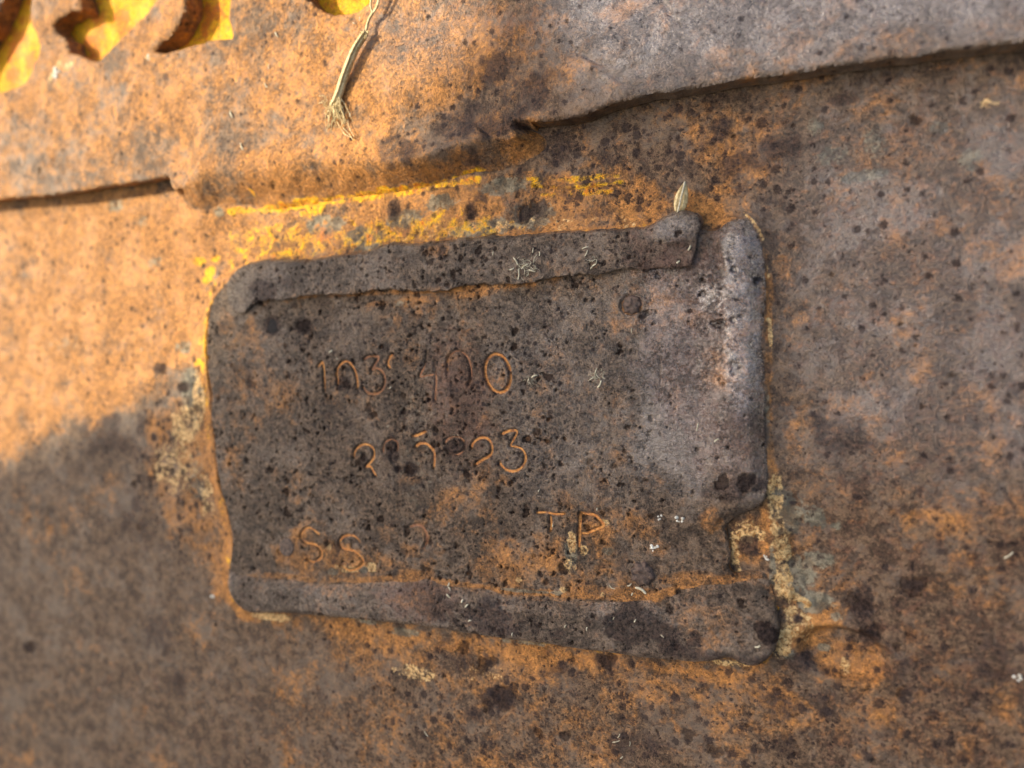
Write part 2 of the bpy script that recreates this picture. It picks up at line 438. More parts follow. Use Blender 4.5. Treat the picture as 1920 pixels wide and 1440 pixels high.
def panel_pit_weight(x, y):
    F = Field(x, y); w = F.zero(0.22)
    w = np.maximum(w, F.poly([(640, 1150), (1250, 1230), (1900, 1150), (1950, 1500), (700, 1500)], soft_mm=9)); w = np.maximum(w, 0.42 * F.poly([(980, 240), (1900, 110), (1950, 700), (1480, 600), (1440, 400), (1000, 430)], soft_mm=6))
    w = np.maximum(w, 0.9 * F.poly([(230, 620), (400, 560), (440, 1100), (350, 1100), (180, 900)], soft_mm=6)); w = np.maximum(w, 0.25 * F.poly([(1480, 600), (1950, 600), (1950, 1200), (1500, 1150)], soft_mm=8)); w = np.maximum(w, .6 * F.poly([(430, 400), (1250, 300), (1250, 440), (430, 500)], soft_mm=3))
    return w * (1 - 0.85 * F.poly([(-200, 1050), (400, 1050), (560, 1250), (420, 1500), (-200, 1500)], soft_mm=12)) * (1 - F.poly([(-300, -300), (760, -300), (720, 60), (300, 150), (-300, 220)], soft_mm=4))
PIT_PANEL = Pits(x0, x1, y0, y1, 0.16).scatter(4600, .24, .6, .14, 1.2, 13, .44, 3, panel_pit_weight)
for px_, py_, r_, d_ in ((1405, 1022, 2.0, .45), (940, 1310, 2.6, .8), (960, 1295, 1.8, .8), (915, 1325, 1.6, .7), (1140, 1240, 1.9, .9), (905, 1247, 1.8, .9), (925, 1240, 1.3, .8), (870, 1215, 1.6, .8), (1715, 1100, 2.0, .9), (1700, 1094, 1.2, .9), (1635, 1185, 1.8, .9), (1610, 1130, 2.2, .7), (985, 402, 1.9, .9), (1002, 390, 1.6, .8), (885, 398, 1.6, .9), (742, 392, 1.5, .8), (658, 418, .9, .7), (345, 727, 1.6, .9), (305, 692, 1.5, .8), (55, 1215, 2.4, .7), (1340, 1410, 1.6, .7), (1290, 1380, 1.4, .7), (1010, 1375, 1.2, .8), (1060, 1380, 1.3, .8)):
    q_ = P2(px_, py_); PIT_PANEL.add(q_[0], q_[1], r_, d_, px_ * .7)
def panel_h(x, y):
    F = Field(x, y)
    z = 0.5 * (fbm(x, y, 45, 2, 1) - 0.5) + 0.22 * (fbm(x, y, 5, 3, 2) - 0.5) + 0.10 * (fbm(x, y, 1.4, 2, 3) - 0.5)
    z -= 0.3 * PIT_PANEL.at(x, y)
    z += 2.0 * F.blob(385, 388, 70, 40, soft=.9, ragged=.1) + 0.25 * F.stroke([(440, 392), (560, 382), (680, 366), (780, 352), (870, 330), (950, 318), (1015, 285), (1030, 258)], 26, soft=.95, ragged=.3)
    z += 1.5 * F.blob(1408, 1010, 50, 56, soft=.7, ragged=.2)
    # oval dent below the tag's corner, with a faint raised lip
    d = F.blob(1582, 1225, 80, 46, rot=8, soft=0.2, ragged=0.12); d2 = F.blob(1582, 1222, 96, 60, rot=8, soft=0.35, ragged=0.12)
    z += -2.3 * d + 0.6 * d2
    # rust fillet swept up to the foot of the tag
    dt = -sdf(x, y, TAGP, 14)[0]
    left = smooth(P2(520, 800)[0], P2(400, 800)[0], x); right = smooth(P2(1400, 800)[0], P2(1440, 800)[0], x)
    low = smooth(P2(900, 1000)[1], P2(900, 1080)[1], y)
    topf = smooth(P2(900, 620)[1], P2(900, 520)[1], y) * (1 - right)
    z += (1.75 * left * (1 - 0.35 * low) + 1.75 * right * (1 - .3 * low) + 0.9 * topf * (1 - left) + 0.12) * np.exp(-np.clip(dt, 0, None) / (1.7 + 0.8 * right + 1.7 * left)) * (0.75 + 0.5 * fbm(x, y, 4, 3, 9)) * (dt > -0.5)
    # filler crust and lumps along the right edge
    z += 0.55 * F.stroke([(1460, 1000), (1462, 1060), (1475, 1110), (1480, 1160), (1470, 1215)], 14, ragged=1.6) * (0.5 + fbm(x, y, 1.6, 3, 5))
    z += 0.5 * F.stroke([(1475, 1105), (1500, 1120), (1515, 1128)], 5, ragged=1.0)
    z += 0.4 * F.stroke([(1465, 940), (1500, 960), (1478, 1000)], 8, ragged=1.2) * fbm(x, y, 1.2, 2, 6)
    # dents, scratches
    z -= 0.35 * F.stroke([(1650, 1265), (1620, 1300), (1600, 1325)], 2.2, ragged=0.2)
    z -= 0.3 * F.stroke([(1475, 1415), (1500, 1442)], 2, ragged=0.2)
    z -= 0.5 * F.blob(95, 970, 10, 26, ragged=0.2) + 0.4 * F.blob(40, 520, 26, 60, rot=30)
    z += 0.5 * F.stroke([(990, 345), (1070, 350), (1160, 345)], 3, ragged=0.6)
    return z
TAGP = spline(line(TAG, HP * 0.5), 2, True)

def panel_masks(x, y, z):
    F = Field(x, y)
    o = F.zero(0.17)
    o = np.maximum(o, 0.50 * F.poly([(-400, 300), (330, 330), (560, 380), (640, 470), (420, 520), (400, 690), (300, 760), (0, 880), (-400, 900)], soft_mm=9))
    o = np.maximum(o, 0.42 * F.poly([(430, 380), (900, 310), (1250, 300), (1300, 400), (1000, 470), (560, 500), (430, 490)], soft_mm=4))
    o = np.maximum(o, 0.25 * F.poly([(560, 1130), (1500, 1200), (1620, 1340), (1250, 1500), (760, 1500), (620, 1300)], soft_mm=9))
    o = np.maximum(o, 0.40 * F.poly([(480, 1130), (800, 1165), (1250, 1230), (1420, 1250), (1430, 1290), (1000, 1260), (700, 1215), (500, 1180)], soft_mm=3))
    o = np.maximum(o, 0.38 * F.poly([(270, 760), (400, 700), (440, 1000), (470, 1150), (430, 1150), (330, 1040), (270, 900)], soft_mm=4))
    o = np.maximum(o, 0.30 * F.blob(1790, 1085, 110, 50, rot=-15, soft=0.8)); o = np.maximum(o, 0.44 * F.blob(1590, 1245, 80, 50))
    o = np.maximum(o, 0.38 * F.blob(1500, 600, 24, 18)); o = np.maximum(o, 0.33 * F.poly([(1240, 200), (1600, 160), (1560, 330), (1300, 380)], soft_mm=7))
    o = np.maximum(o, 0.48 * F.stroke([(1285, 375), (1330, 400), (1350, 425)], 22)); o = np.maximum(o, 0.42 * F.stroke([(1450, 960), (1470, 1090), (1500, 1180), (1560, 1160)], 30, ragged=0.9))
    o = np.maximum(o, 0.28 * F.blob(150, 1100, 60, 40)); o = np.maximum(o, 0.26 * F.blob(110, 1010, 50, 40))
    for px, py, r in ((380, 1330, 40), (40, 1420, 60), (540, 1310, 26), (180, 1215, 20), (300, 1420, 40), (150, 980, 30)): o = np.maximum(o, 0.26 * F.blob(px, py, r, r * 0.7))
    o = np.maximum(o, 0.40 * F.stroke([(1441, 520), (1444, 600), (1441, 700), (1446, 800), (1450, 900), (1452, 960)], 7, ragged=1.0))
    ye = F.zero(0.0)
    ye = np.maximum(ye, 0.56 * F.poly([(-300, -300), (760, -300), (720, 60), (500, 110), (300, 150), (120, 190), (-300, 220)], soft_mm=2))
    ye = np.maximum(ye, 0.46 * F.stroke([(435, 397), (520, 392), (600, 382), (640, 380)], 9, ragged=1.2)); ye = np.maximum(ye, 0.46 * F.blob(595, 388, 36, 16, rot=-8))
    ye = np.maximum(ye, 0.42 * F.stroke([(640, 378), (740, 365), (830, 348), (900, 338)], 10)); ye = np.maximum(ye, 0.36 * F.poly([(420, 420), (700, 400), (1000, 400), (1000, 450), (700, 470), (430, 500)], soft_mm=3))
    for pts in ([(990, 335), (1060, 338), (1160, 328)], [(1000, 350), (1080, 352), (1170, 342)], [(1010, 365), (1090, 362), (1150, 358)]): ye = np.maximum(ye, 0.37 * F.stroke(pts, 6, ragged=1.6, soft=.95))
    for px, py, r in ((375, 490, 14), (405, 485, 10), (395, 510, 14), (375, 680, 10), (390, 525, 12)): ye = np.maximum(ye, 0.62 * F.blob(px, py, r, r * 0.8))
    dt = -sdf(x, y, TAGP, 14)[0]
    leftw = smooth(P2(500, 800)[0], P2(430, 800)[0], x) * np.exp(-np.clip(dt - 2.6, 0, None) / 1.5)
    ye = np.maximum(ye, leftw * (0.30 - 0.14 * smooth(P2(420, 700)[1], P2(420, 950)[1], y) + 0.55 * (fbm(x, y, 4, 3, 77) - .5))); o = np.maximum(o, 0.80 * leftw)
    topw = smooth(P2(700, 620)[1], P2(700, 540)[1], y) * np.exp(-np.clip(dt - .6, 0, None) / 1.6) * smooth(P2(1330, 500)[0], P2(1200, 500)[0], x); o = np.maximum(o, 0.62 * topw); ye = np.maximum(ye, 0.3 * topw)
    botw = smooth(P2(700, 1130)[1], P2(700, 1160)[1], y) * np.exp(-np.clip(dt, 0, None) / 1.4); ye = np.maximum(ye, 0.40 * botw); o = np.maximum(o, 0.5 * botw)
    ye = np.maximum(ye, 0.5 * F.blob(1459, 1136, 5, 9))
    pr = F.zero(0.10)
    for px, py, rx, ry, v in ((610, 420, 40, 22, .42), (685, 450, 44, 26, .52), (760, 410, 44, 22, .44), (830, 380, 40, 24, .44), (900, 430, 70, 20, .47), (1000, 405, 50, 28, .42), (940, 350, 60, 18, .42),
                              (365, 740, 26, 60, .48), (345, 650, 20, 18, .40), (215, 385, 22, 14, .40), (265, 415, 16, 16, .34), (290, 490, 22, 16, .36), (1560, 290, 40, 26, .38), (1640, 270, 30, 40, .38), (1620, 330, 60, 14, .40),
                              (1820, 300, 30, 30, .36), (1760, 240, 40, 20, .33), (1530, 240, 20, 24, .34), (1480, 960, 30, 50, .44), (1500, 1075, 36, 40, .50), (1525, 1125, 40, 24, .54), (1530, 970, 30, 24, .44), (1570, 985, 16, 12, .42),
                              (1535, 1050, 40, 20, .44), (1570, 1155, 18, 12, .40), (1545, 1220, 14, 10, .5), (1480, 1225, 16, 14, .44), (1450, 1060, 7, 40, .5), (1456, 940, 12, 40, .48), (760, 1185, 30, 10, .42), (700, 1165, 30, 8, .42), (1000, 1205, 60, 8, .40), (370, 900, 26, 60, .34),
                              (120, 650, 50, 30, .28), (420, 400, 12, 12, .4), (1440, 760, 14, 40, .3)):
        pr = np.maximum(pr, v * F.blob(px, py, rx, ry))
    cr = F.zero(0.0)
    cr = np.maximum(cr, 0.50 * F.stroke([(1395, 400), (1412, 415), (1424, 432), (1433, 452)], 3.2, ragged=0.8)); cr = np.maximum(cr, 0.46 * F.stroke([(1440, 500), (1443, 520)], 3)); cr = np.maximum(cr, 0.52 * F.stroke([(1443, 600), (1446, 625), (1447, 650)], 4, ragged=0.6))
    cr = np.maximum(cr, 0.43 * F.stroke([(1468, 1000), (1468, 1050), (1476, 1095), (1480, 1150), (1472, 1215)], 15, ragged=1.5)); cr = np.maximum(cr, 0.58 * F.stroke([(1480, 1108), (1505, 1122), (1516, 1130)], 6, ragged=0.8))
    cr = np.maximum(cr, 0.42 * F.stroke([(1453, 900), (1458, 960), (1462, 1000)], 12, ragged=1.0)); cr = np.maximum(cr, 0.40 * F.blob(1400, 990, 34, 30)); cr = np.maximum(cr, 0.42 * F.stroke([(1374, 1000), (1378, 1045), (1385, 1070)], 10, ragged=1.0)); cr = np.maximum(cr, 0.36 * F.blob(1490, 1165, 36, 50, ragged=1.0)); o = np.maximum(o, 0.48 * F.blob(1505, 1190, 70, 44)); o = np.maximum(o, 0.5 * F.blob(1410, 1010, 50, 60)); cr = np.maximum(cr, 0.5 * F.blob(1425, 1000, 16, 12))
    cr = np.maximum(cr, 0.44 * F.blob(350, 800, 34, 46)); cr = np.maximum(cr, 0.36 * F.blob(330, 880, 50, 70)); cr = np.maximum(cr, 0.46 * F.blob(376, 745, 16, 60)); cr = np.maximum(cr, 0.38 * F.blob(390, 930, 18, 60)); cr = np.maximum(cr, 0.40 * F.blob(300, 880, 20, 30))
    cr = np.maximum(cr, 0.50 * F.blob(1583, 1252, 12, 18)); cr = np.maximum(cr, 0.46 * F.blob(510, 1156, 40, 8)); cr = np.maximum(cr, 0.30 * F.blob(900, 1260, 100, 30)); cr = np.maximum(cr, 0.40 * F.blob(775, 1260, 50, 18)); cr = np.maximum(cr, 0.4 * F.blob(1370, 1244, 60, 10))
    cr = np.maximum(cr, 0.36 * F.blob(1850, 195, 40, 12)); cr = np.maximum(cr, 0.3 * F.poly([(700, 420), (1150, 380), (1200, 430), (720, 470)], soft_mm=2))
    dk = F.zero(0.12)
    for px, py, rx, ry, v in ((200, 820, 60, 50, .40), (260, 800, 40, 30, .36), (370, 800, 26, 20, .3), (250, 960, 70, 60, .25), (300, 1200, 40, 60, .35), (330, 1280, 40, 50, .36), (55, 1215, 16, 14, .5), (60, 1330, 40, 30, .22), (1580, 820, 60, 40, .36), (1530, 790, 24, 20, .4),
                              (1615, 1130, 26, 50, .44), (1710, 1098, 28, 16, .50), (1630, 1195, 24, 20, .44), (1760, 1270, 150, 60, .30), (1560, 1330, 60, 40, .36), (1500, 1240, 30, 24, .42), (1460, 1310, 60, 40, .30), (1640, 1380, 120, 40, .30), (1860, 1240, 60, 50, .32), (860, 1230, 50, 30, .30), (925, 1235, 24, 18, .40),
                              (940, 1310, 34, 26, .46), (880, 1340, 30, 20, .38), (1040, 1260, 30, 24, .40), (1140, 1240, 28, 18, .42), (1180, 1220, 60, 22, .34), (1200, 1400, 60, 30, .34), (900, 370, 18, 20, .40), (980, 400, 24, 16, .48), (1010, 395, 22, 20, .40), (740, 395, 16, 26, .42), (655, 415, 10, 14, .3), (880, 395, 18, 22, .42),
                              (1060, 370, 20, 18, .40), (1120, 400, 40, 12, .38), (1050, 275, 24, 40, .40), (1130, 285, 30, 26, .34), (1330, 250, 60, 30, .32), (1460, 270, 50, 40, .34), (1380, 310, 70, 40, .28), (1600, 180, 60, 16, .32), (1690, 240, 40, 20, .28), (1560, 420, 60, 30, .2), (1420, 990, 10, 10, .2), (1405, 1022, 22, 24, .55),
                              (1650, 550, 40, 20, .24), (345, 725, 14, 12, .5), (300, 690, 14, 12, .4), (310, 1020, 24, 30, .2), (220, 750, 30, 20, .2)):
        dk = np.maximum(dk, v * F.blob(px, py, rx, ry))
    rd = F.zero(0.05)
    for px, py, r in ((30, 90, 16), (30, 140, 12), (55, 118, 10), (175, 80, 16), (180, 30, 10), (230, 40, 14), (400, 30, 14), (385, 62, 10), (340, 40, 12)): rd = np.maximum(rd, 0.55 * F.blob(px, py, r, r * 1.5, soft=.95, ragged=1.4))
    rd = np.maximum(rd, 0.13 * F.poly([(1450, 180), (2200, 100), (2200, 1500), (1500, 1500), (1480, 900)], soft_mm=12)); rd = np.maximum(rd, 0.5 * F.blob(610, 430, 16, 22)); rd = np.maximum(rd, 0.08 * F.blob(400, 1400, 300, 200))
    gl = F.zero(0.12)
    gl = np.maximum(gl, 0.7 * F.poly([(1440, 200), (2200, 120), (2200, 1000), (1500, 850)], soft_mm=14))
    sp = F.zero(0.42); sp = np.maximum(sp, 0.45 * F.poly([(1440, 200), (2200, 120), (2200, 1500), (1500, 1500)], soft_mm=14))
    sp = np.maximum(sp, 0.62 * F.poly([(640, 1150), (1250, 1230), (1900, 1150), (1950, 1500), (700, 1500)], soft_mm=9)); sp = np.maximum(sp, 0.72 * F.poly([(980, 240), (1500, 150), (1500, 600), (1440, 400), (1000, 430)], soft_mm=6))
    sp = np.maximum(sp, 0.7 * F.poly([(250, 700), (400, 700), (440, 1100), (350, 1100), (240, 900)], soft_mm=6)); sp = sp * (1 - 0.6 * F.poly([(-200, 1050), (400, 1050), (560, 1250), (420, 1500), (-200, 1500)], soft_mm=12))
    sp *= 1 - 0.75 * F.poly([(-300, -300), (760, -300), (720, 60), (300, 150), (-300, 220)], soft_mm=4)
    dk *= 1 - 0.9 * F.poly([(-300, -300), (760, -300), (720, 60), (300, 150), (-300, 220)], soft_mm=4)
    o, dk = uneven(x, y, o, dk, 101)
    calm = F.poly([(-300, 1000), (330, 1000), (520, 1220), (480, 1600), (-300, 1600)], soft_mm=14); o -= 0.09 * calm * (o > .05); dk -= .03 * calm
    return {'ma': pack(o, ye, pr, cr), 'mb': pack(dk, rd, gl, sp), 'mc': pit_pack(PIT_PANEL.at(x, y))}

M_panel = rust_material('panel_rust')
xs = axis(x0, x1, lambda v: 0.30 if xa < v < xb else 0.46 if xi0 < v < xi1 else 1.6)
ys = axis(y0, y1, lambda v: 0.31 if P2(900, 1440)[1] < v < P2(900, 200)[1] else 0.5 if yi0 < v < yi1 else 1.6)
hp = lambda x, y, d, s, h: panel_h(x, y)
me = plate_mesh('backing_panel', xs, ys, None, [], hp, panel_masks, -6.0)
panel = link('backing_panel', me, label='rusted flat steel panel that the tag plate is welded to', cat='panel', mat=M_panel)

# ================================================================ OVERLAPPING PLATE
# lower edge: (photo x, photo y, height of the measured edge, width of the weld slope)
EDGE = [(-220, 402, HU, .5), (0, 373, HU, .5), (60, 368, HU, .5), (120, 361, HU, .5), (180, 351, HU, .5), (240, 343, HU, .5), (300, 333, HU, .5), (316, 332, HU - .6, .9),
        (328, 350, 3.0, 2.5), (340, 380, 1.4, 6), (360, 402, .8, 8), (388, 408, .6, 8.5), (415, 401, .4, 9), (432, 395, .2, 9), (460, 396, 0, 9), (520, 392, 0, 9), (580, 384, 0, 9), (640, 374, 0, 8.5),
        (700, 366, 0, 6.5), (760, 360, 0, 5.5), (820, 347, 0, 5), (870, 332, 0, 5), (905, 324, 0, 5.5), (945, 322, 0, 6.5), (990, 306, 0, 8), (1022, 284, 0, 9), (1026, 262, .2, 8), (1004, 244, 1.2, 5),
        (962, 228, HU - .4, .9), (1010, 226, HU, .5), (1060, 221, HU, .5), (1095, 214, HU, .5), (1130, 200, HU, .5), (1160, 190, HU, .5), (1210, 176, HU, .5), (1260, 170, HU, .5), (1330, 158, HU, .5), (1400, 146, HU, .5), (1500, 132, HU, .5),
        (1600, 117, HU, .5), (1700, 104, HU, .5), (1800, 91, HU, .5), (1920, 75, HU, .5), (2300, 24, HU, .5)]
low = np.array([P2(a, b, h) for a, b, h, w in EDGE]); wid = np.array([e[3] for e in EDGE])
nsub = 5
lowS = spline(low, nsub)
for i_, j_ in ((0, 4), (-1, -5)):
    dv = lowS[i_] - lowS[j_]; lowS[i_] = lowS[i_] + dv / np.linalg.norm(dv) * 90
lowS[:, 1] += (fbm(lowS[:, 0], lowS[:, 1], 2.2, 2, 12) - 0.5) * 0.5
widS = np.interp(np.arange(len(lowS)) / nsub, np.arange(len(wid)), wid)
ytop = y1 - 1.0
UP = np.concatenate([lowS, np.array([[lowS[-1][0], ytop], [lowS[0][0], ytop]])])
OPEN = [[(20, -40), (54, -60), (54, 20), (56, 42), (64, 60), (71, 82), (68, 105), (57, 132), (48, 152), (30, 162), (0, 172), (-70, 196), (-60, 120), (-20, 50)],
        [(150, -60), (150, 12), (130, 20), (104, 36), (97, 47), (104, 60), (119, 70), (126, 88), (131, 100), (144, 101), (160, 112), (172, 113), (185, 112), (210, 86), (235, 63), (260, 38), (285, 8), (300, -20), (330, -60)],
        [(352, -60), (346, 8), (336, 38), (322, 60), (302, 78), (287, 94), (302, 97), (335, 91), (368, 83), (400, 74), (424, 73), (434, 66), (428, 40), (428, 15), (432, -60)],
        [(566, -60), (568, -15), (584, 8), (606, 22), (632, 26), (660, 22), (684, 10), (700, -10), (704, -60)]]
OPENP = []
for h in OPEN:
    q = spline(line(h, HU), 4, True); q = spline(q, 2, True); q[:, 0] += (fbm(q[:, 0], q[:, 1], 2.2, 3, 21) - 0.5) * 1.0; q[:, 1] += (fbm(q[:, 0], q[:, 1], 2.2, 3, 23) - 0.5) * 1.0
    OPENP.append(q)

PIT_UP = Pits(x0, x1, lowS[:, 1].min() - 1, y1, 0.16).scatter(600, .28, .5, .16, 1.1, 16, .52, 9)
def upper_h(x, y, d, seg, dh):
    F = Field(x, y)
    w = np.interp(np.clip(seg, 0, len(lowS) - 1), np.arange(len(widS)), widS); w = np.where(seg >= len(lowS) - 1, 0.5, w)
    dd = np.clip(d, 0, None); slope = np.clip((w - 0.9) / 3.0, 0, 1)
    t = np.clip(dd / np.maximum(w, .1), 0, 1)
    prof_lip = np.sqrt(1 - (1 - t) ** 2) * 0.5 - 0.5
    prof_weld = 0.62 * np.sin(t * math.pi / 2) ** 0.9 + 0.38 * smooth(0, 1, t) + 0.20 * np.exp(-((dd / np.maximum(w, .1) - 0.9) / 0.45) ** 2) * smooth(0, .5, t)
    z = (1 - slope) * (HU + prof_lip) + slope * (0.15 + (HU - 0.15) * prof_weld)
    tail = np.exp(-dd / 0.8)
    z += 0.55 * (fbm(x, y, 38, 2, 31) - 0.5) + 0.2 * (fbm(x, y, 5, 3, 32) - 0.5) + 0.09 * (fbm(x, y, 1.3, 2, 33) - 0.5)
    z -= 0.25 * PIT_UP.at(x, y)
    # weld lumps and ripples
    z += slope * (1 - smooth(0.5, 1.4, dd / np.maximum(w, .1))) * (1.5 * (fbm(x, y, 8, 3, 34) - 0.5) + 0.3 * (fbm(x, y, 1.5, 2, 35) - 0.5)) * smooth(0, 1.2, dd)
    # the round tack weld at the end of the slot
    cz = P2(376, 358, 3.0); r = np.hypot((x - cz[0]) / 5.6, (y - cz[1]) / 6.0) + 0.08 * F.w
    z += 0.12 * (1 - smooth(.6, 1.05, r)) - 0.10 * np.exp(-((r - 1.03) / 0.07) ** 2) * smooth(-.2, .9, (x - cz[0]) / 5)
    # dishing by the dark patch, flaked edge and scratches
    z -= 0.9 * F.blob(880, 200, 130, 70, HU, soft=0.8, ragged=0.2)
    z -= 0.3 * F.stroke([(1070, 90), (1120, 118), (1150, 120)], 3, HU, ragged=0.4); z += 0.3 * F.stroke([(1090, 110), (1130, 140), (1170, 170)], 5, HU, ragged=0.4)
    z += 0.25 * F.blob(1150, 80, 60, 50, HU, soft=0.15, ragged=0.6)
    z -= 0.25 * F.stroke([(1240, 0), (1270, 45)], 4, HU, ragged=.3)
    if dh is not None:
        k = np.clip(dh, 0, None); z -= 0.5 * np.exp(-k / 0.35)
    return z
def lip_floor(x, y):
    z = np.full(x.shape, 0.1); yc = P2(300, 250, HU)[1]
    z += 2.6 * smooth(P2(318, 340, HU)[0], P2(296, 340, HU)[0], x) * (y < P2(100, 240, HU)[1])
    z += 0.9 * smooth(P2(985, 230, HU)[0], P2(1010, 230, HU)[0], x)
    return z
def upper_masks(x, y, z):
    F = Field(x, y); h = HU
    o = F.zero(0.20)
    o = np.maximum(o, 0.36 * F.poly([(-400, -300), (1000, -300), (960, 120), (880, 200), (800, 330), (300, 420), (-400, 450)], h, soft_mm=8))
    o = np.maximum(o, 0.44 * F.poly([(330, 300), (700, 230), (760, 300), (850, 300), (900, 330), (440, 420), (340, 400)], 3, soft_mm=4)); o = np.maximum(o, 0.42 * F.blob(740, 130, 130, 120, h))
    o = np.maximum(o, 0.40 * F.stroke([(950, 300), (1010, 270), (1010, 250)], 20, 0)); o = np.maximum(o, 0.30 * F.blob(1080, 140, 60, 40, h)); o = np.maximum(o, 0.30 * F.blob(1160, 20, 60, 24, h)); o = np.maximum(o, 0.34 * F.blob(900, 270, 100, 60, 3))
    ye = F.zero(0.0)
    ye = np.maximum(ye, 0.44 * F.stroke([(440, 393), (520, 388), (600, 376), (660, 368)], 8, 0.5, ragged=1.3)); ye = np.maximum(ye, 0.42 * F.stroke([(660, 368), (760, 356), (840, 338), (900, 322)], 8, 0.5, ragged=1.3)); ye = np.maximum(ye, 0.5 * F.blob(718, 356, 18, 7, 1)); ye = np.maximum(ye, 0.46 * F.blob(885, 322, 26, 7, 1)); ye = np.maximum(ye, 0.42 * F.blob(478, 362, 6, 14, 2))
    # paint left on the walls of the openings
    wall = np.exp(-np.abs(z - 2.0) / 1.6) * F.poly([(-300, -300), (760, -300), (720, 60), (300, 150), (-300, 220)], h, soft_mm=3) * (z < HU - 0.9)
    ye = np.maximum(ye, 0.36 * wall); o = np.maximum(o, 0.5 * wall)
    pr = F.zero(0.04); pr = np.maximum(pr, 0.14 * F.poly([(1050, -200), (2300, -200), (2300, 60), (1200, 190), (1050, 120)], h, soft_mm=8))
    cr = F.zero(0.0)
    cr = np.maximum(cr, 0.6 * F.stroke([(92, 150), (102, 132), (110, 120)], 9, h, ragged=.4)); cr = np.maximum(cr, .45 * F.blob(128, 122, 12, 8, h)); cr = np.maximum(cr, .5 * F.blob(278, 108, 6, 6, h))
    dk = F.zero(0.10)
    for px, py, rx, ry, v, hh in ((930, 130, 60, 44, .44, h), (900, 220, 120, 50, .46, h), (770, 290, 50, 36, .44, 4), (840, 300, 70, 30, .34, 3), (740, 270, 26, 24, .36, 4), (970, 160, 80, 44, .42, h), (680, 110, 10, 10, .2, h), (330, 225, 22, 26, .28, h), (50, 190, 30, 26, .22, h),  # top-centre blobs paint the dark diagonal shade by the step into the colour
                                  (1240, 130, 120, 40, .12, h), (1010, 200, 60, 20, .25, h), (395, 90, 40, 14, .26, h), (900, 300, 60, 18, .34, 2), (1090, 215, 60, 10, .3, h), (310, 145, 14, 10, .3, h), (205, 210, 20, 16, .22, h)):  # blobs on the weld's right half also put its shaded underside into the colour
        dk = np.maximum(dk, v * F.blob(px, py, rx, ry, hh))
    rd = F.zero(0.04); rd = np.maximum(rd, 0.22 * F.blob(820, 80, 200, 90, h))
    gl = F.zero(0.10); gl = np.maximum(gl, 0.45 * F.blob(780, 70, 130, 100, h)); gl = np.maximum(gl, 1.0 * F.poly([(1010, -200), (2300, -200), (2300, 60), (1220, 190), (1090, 150), (1030, 60)], h, soft_mm=10))
    sp = F.zero(0.36); sp = np.maximum(sp, 0.5 * F.blob(850, 230, 200, 90, h))
    o, dk = uneven(x, y, o, dk, 131)
    return {'ma': pack(o, ye, pr, cr), 'mb': pack(dk, rd, gl, sp), 'mc': pit_pack(PIT_UP.at(x, y))}

M_upper = rust_material('upper_rust', seed=(140, 55, 0), base_a=(0.12, 0.072, 0.042), base_b=(0.25, 0.158, 0.092), base_grey=(0.205, 0.168, 0.135), cloud=0.25, grain=0.5)
ux0, ux1 = UP[:, 0].min() - 1, UP[:, 0].max() + 1
xs = axis(max(ux0, x0), min(ux1, x1), lambda v: 0.34 if xa - 60 < v < xb else 0.42 if xi0 < v < xi1 else 1.4)
ys = axis(lowS[:, 1].min() - 1, ytop + 0.5, lambda v: 0.34 if v < yi1 else 1.4)
UPc = UP.copy(); UPc[:, 0] = np.clip(UPc[:, 0], x0 + 1, x1 - 1)
me = plate_mesh('overlapping_plate', xs, ys, UPc, OPENP, upper_h, upper_masks, lip_floor, rows=6, lean=0.2)
upper = link('overlapping_plate', me, label='thick rusty steel plate across the top with torch-cut openings, overlapping the panel', cat='plate', mat=M_upper)

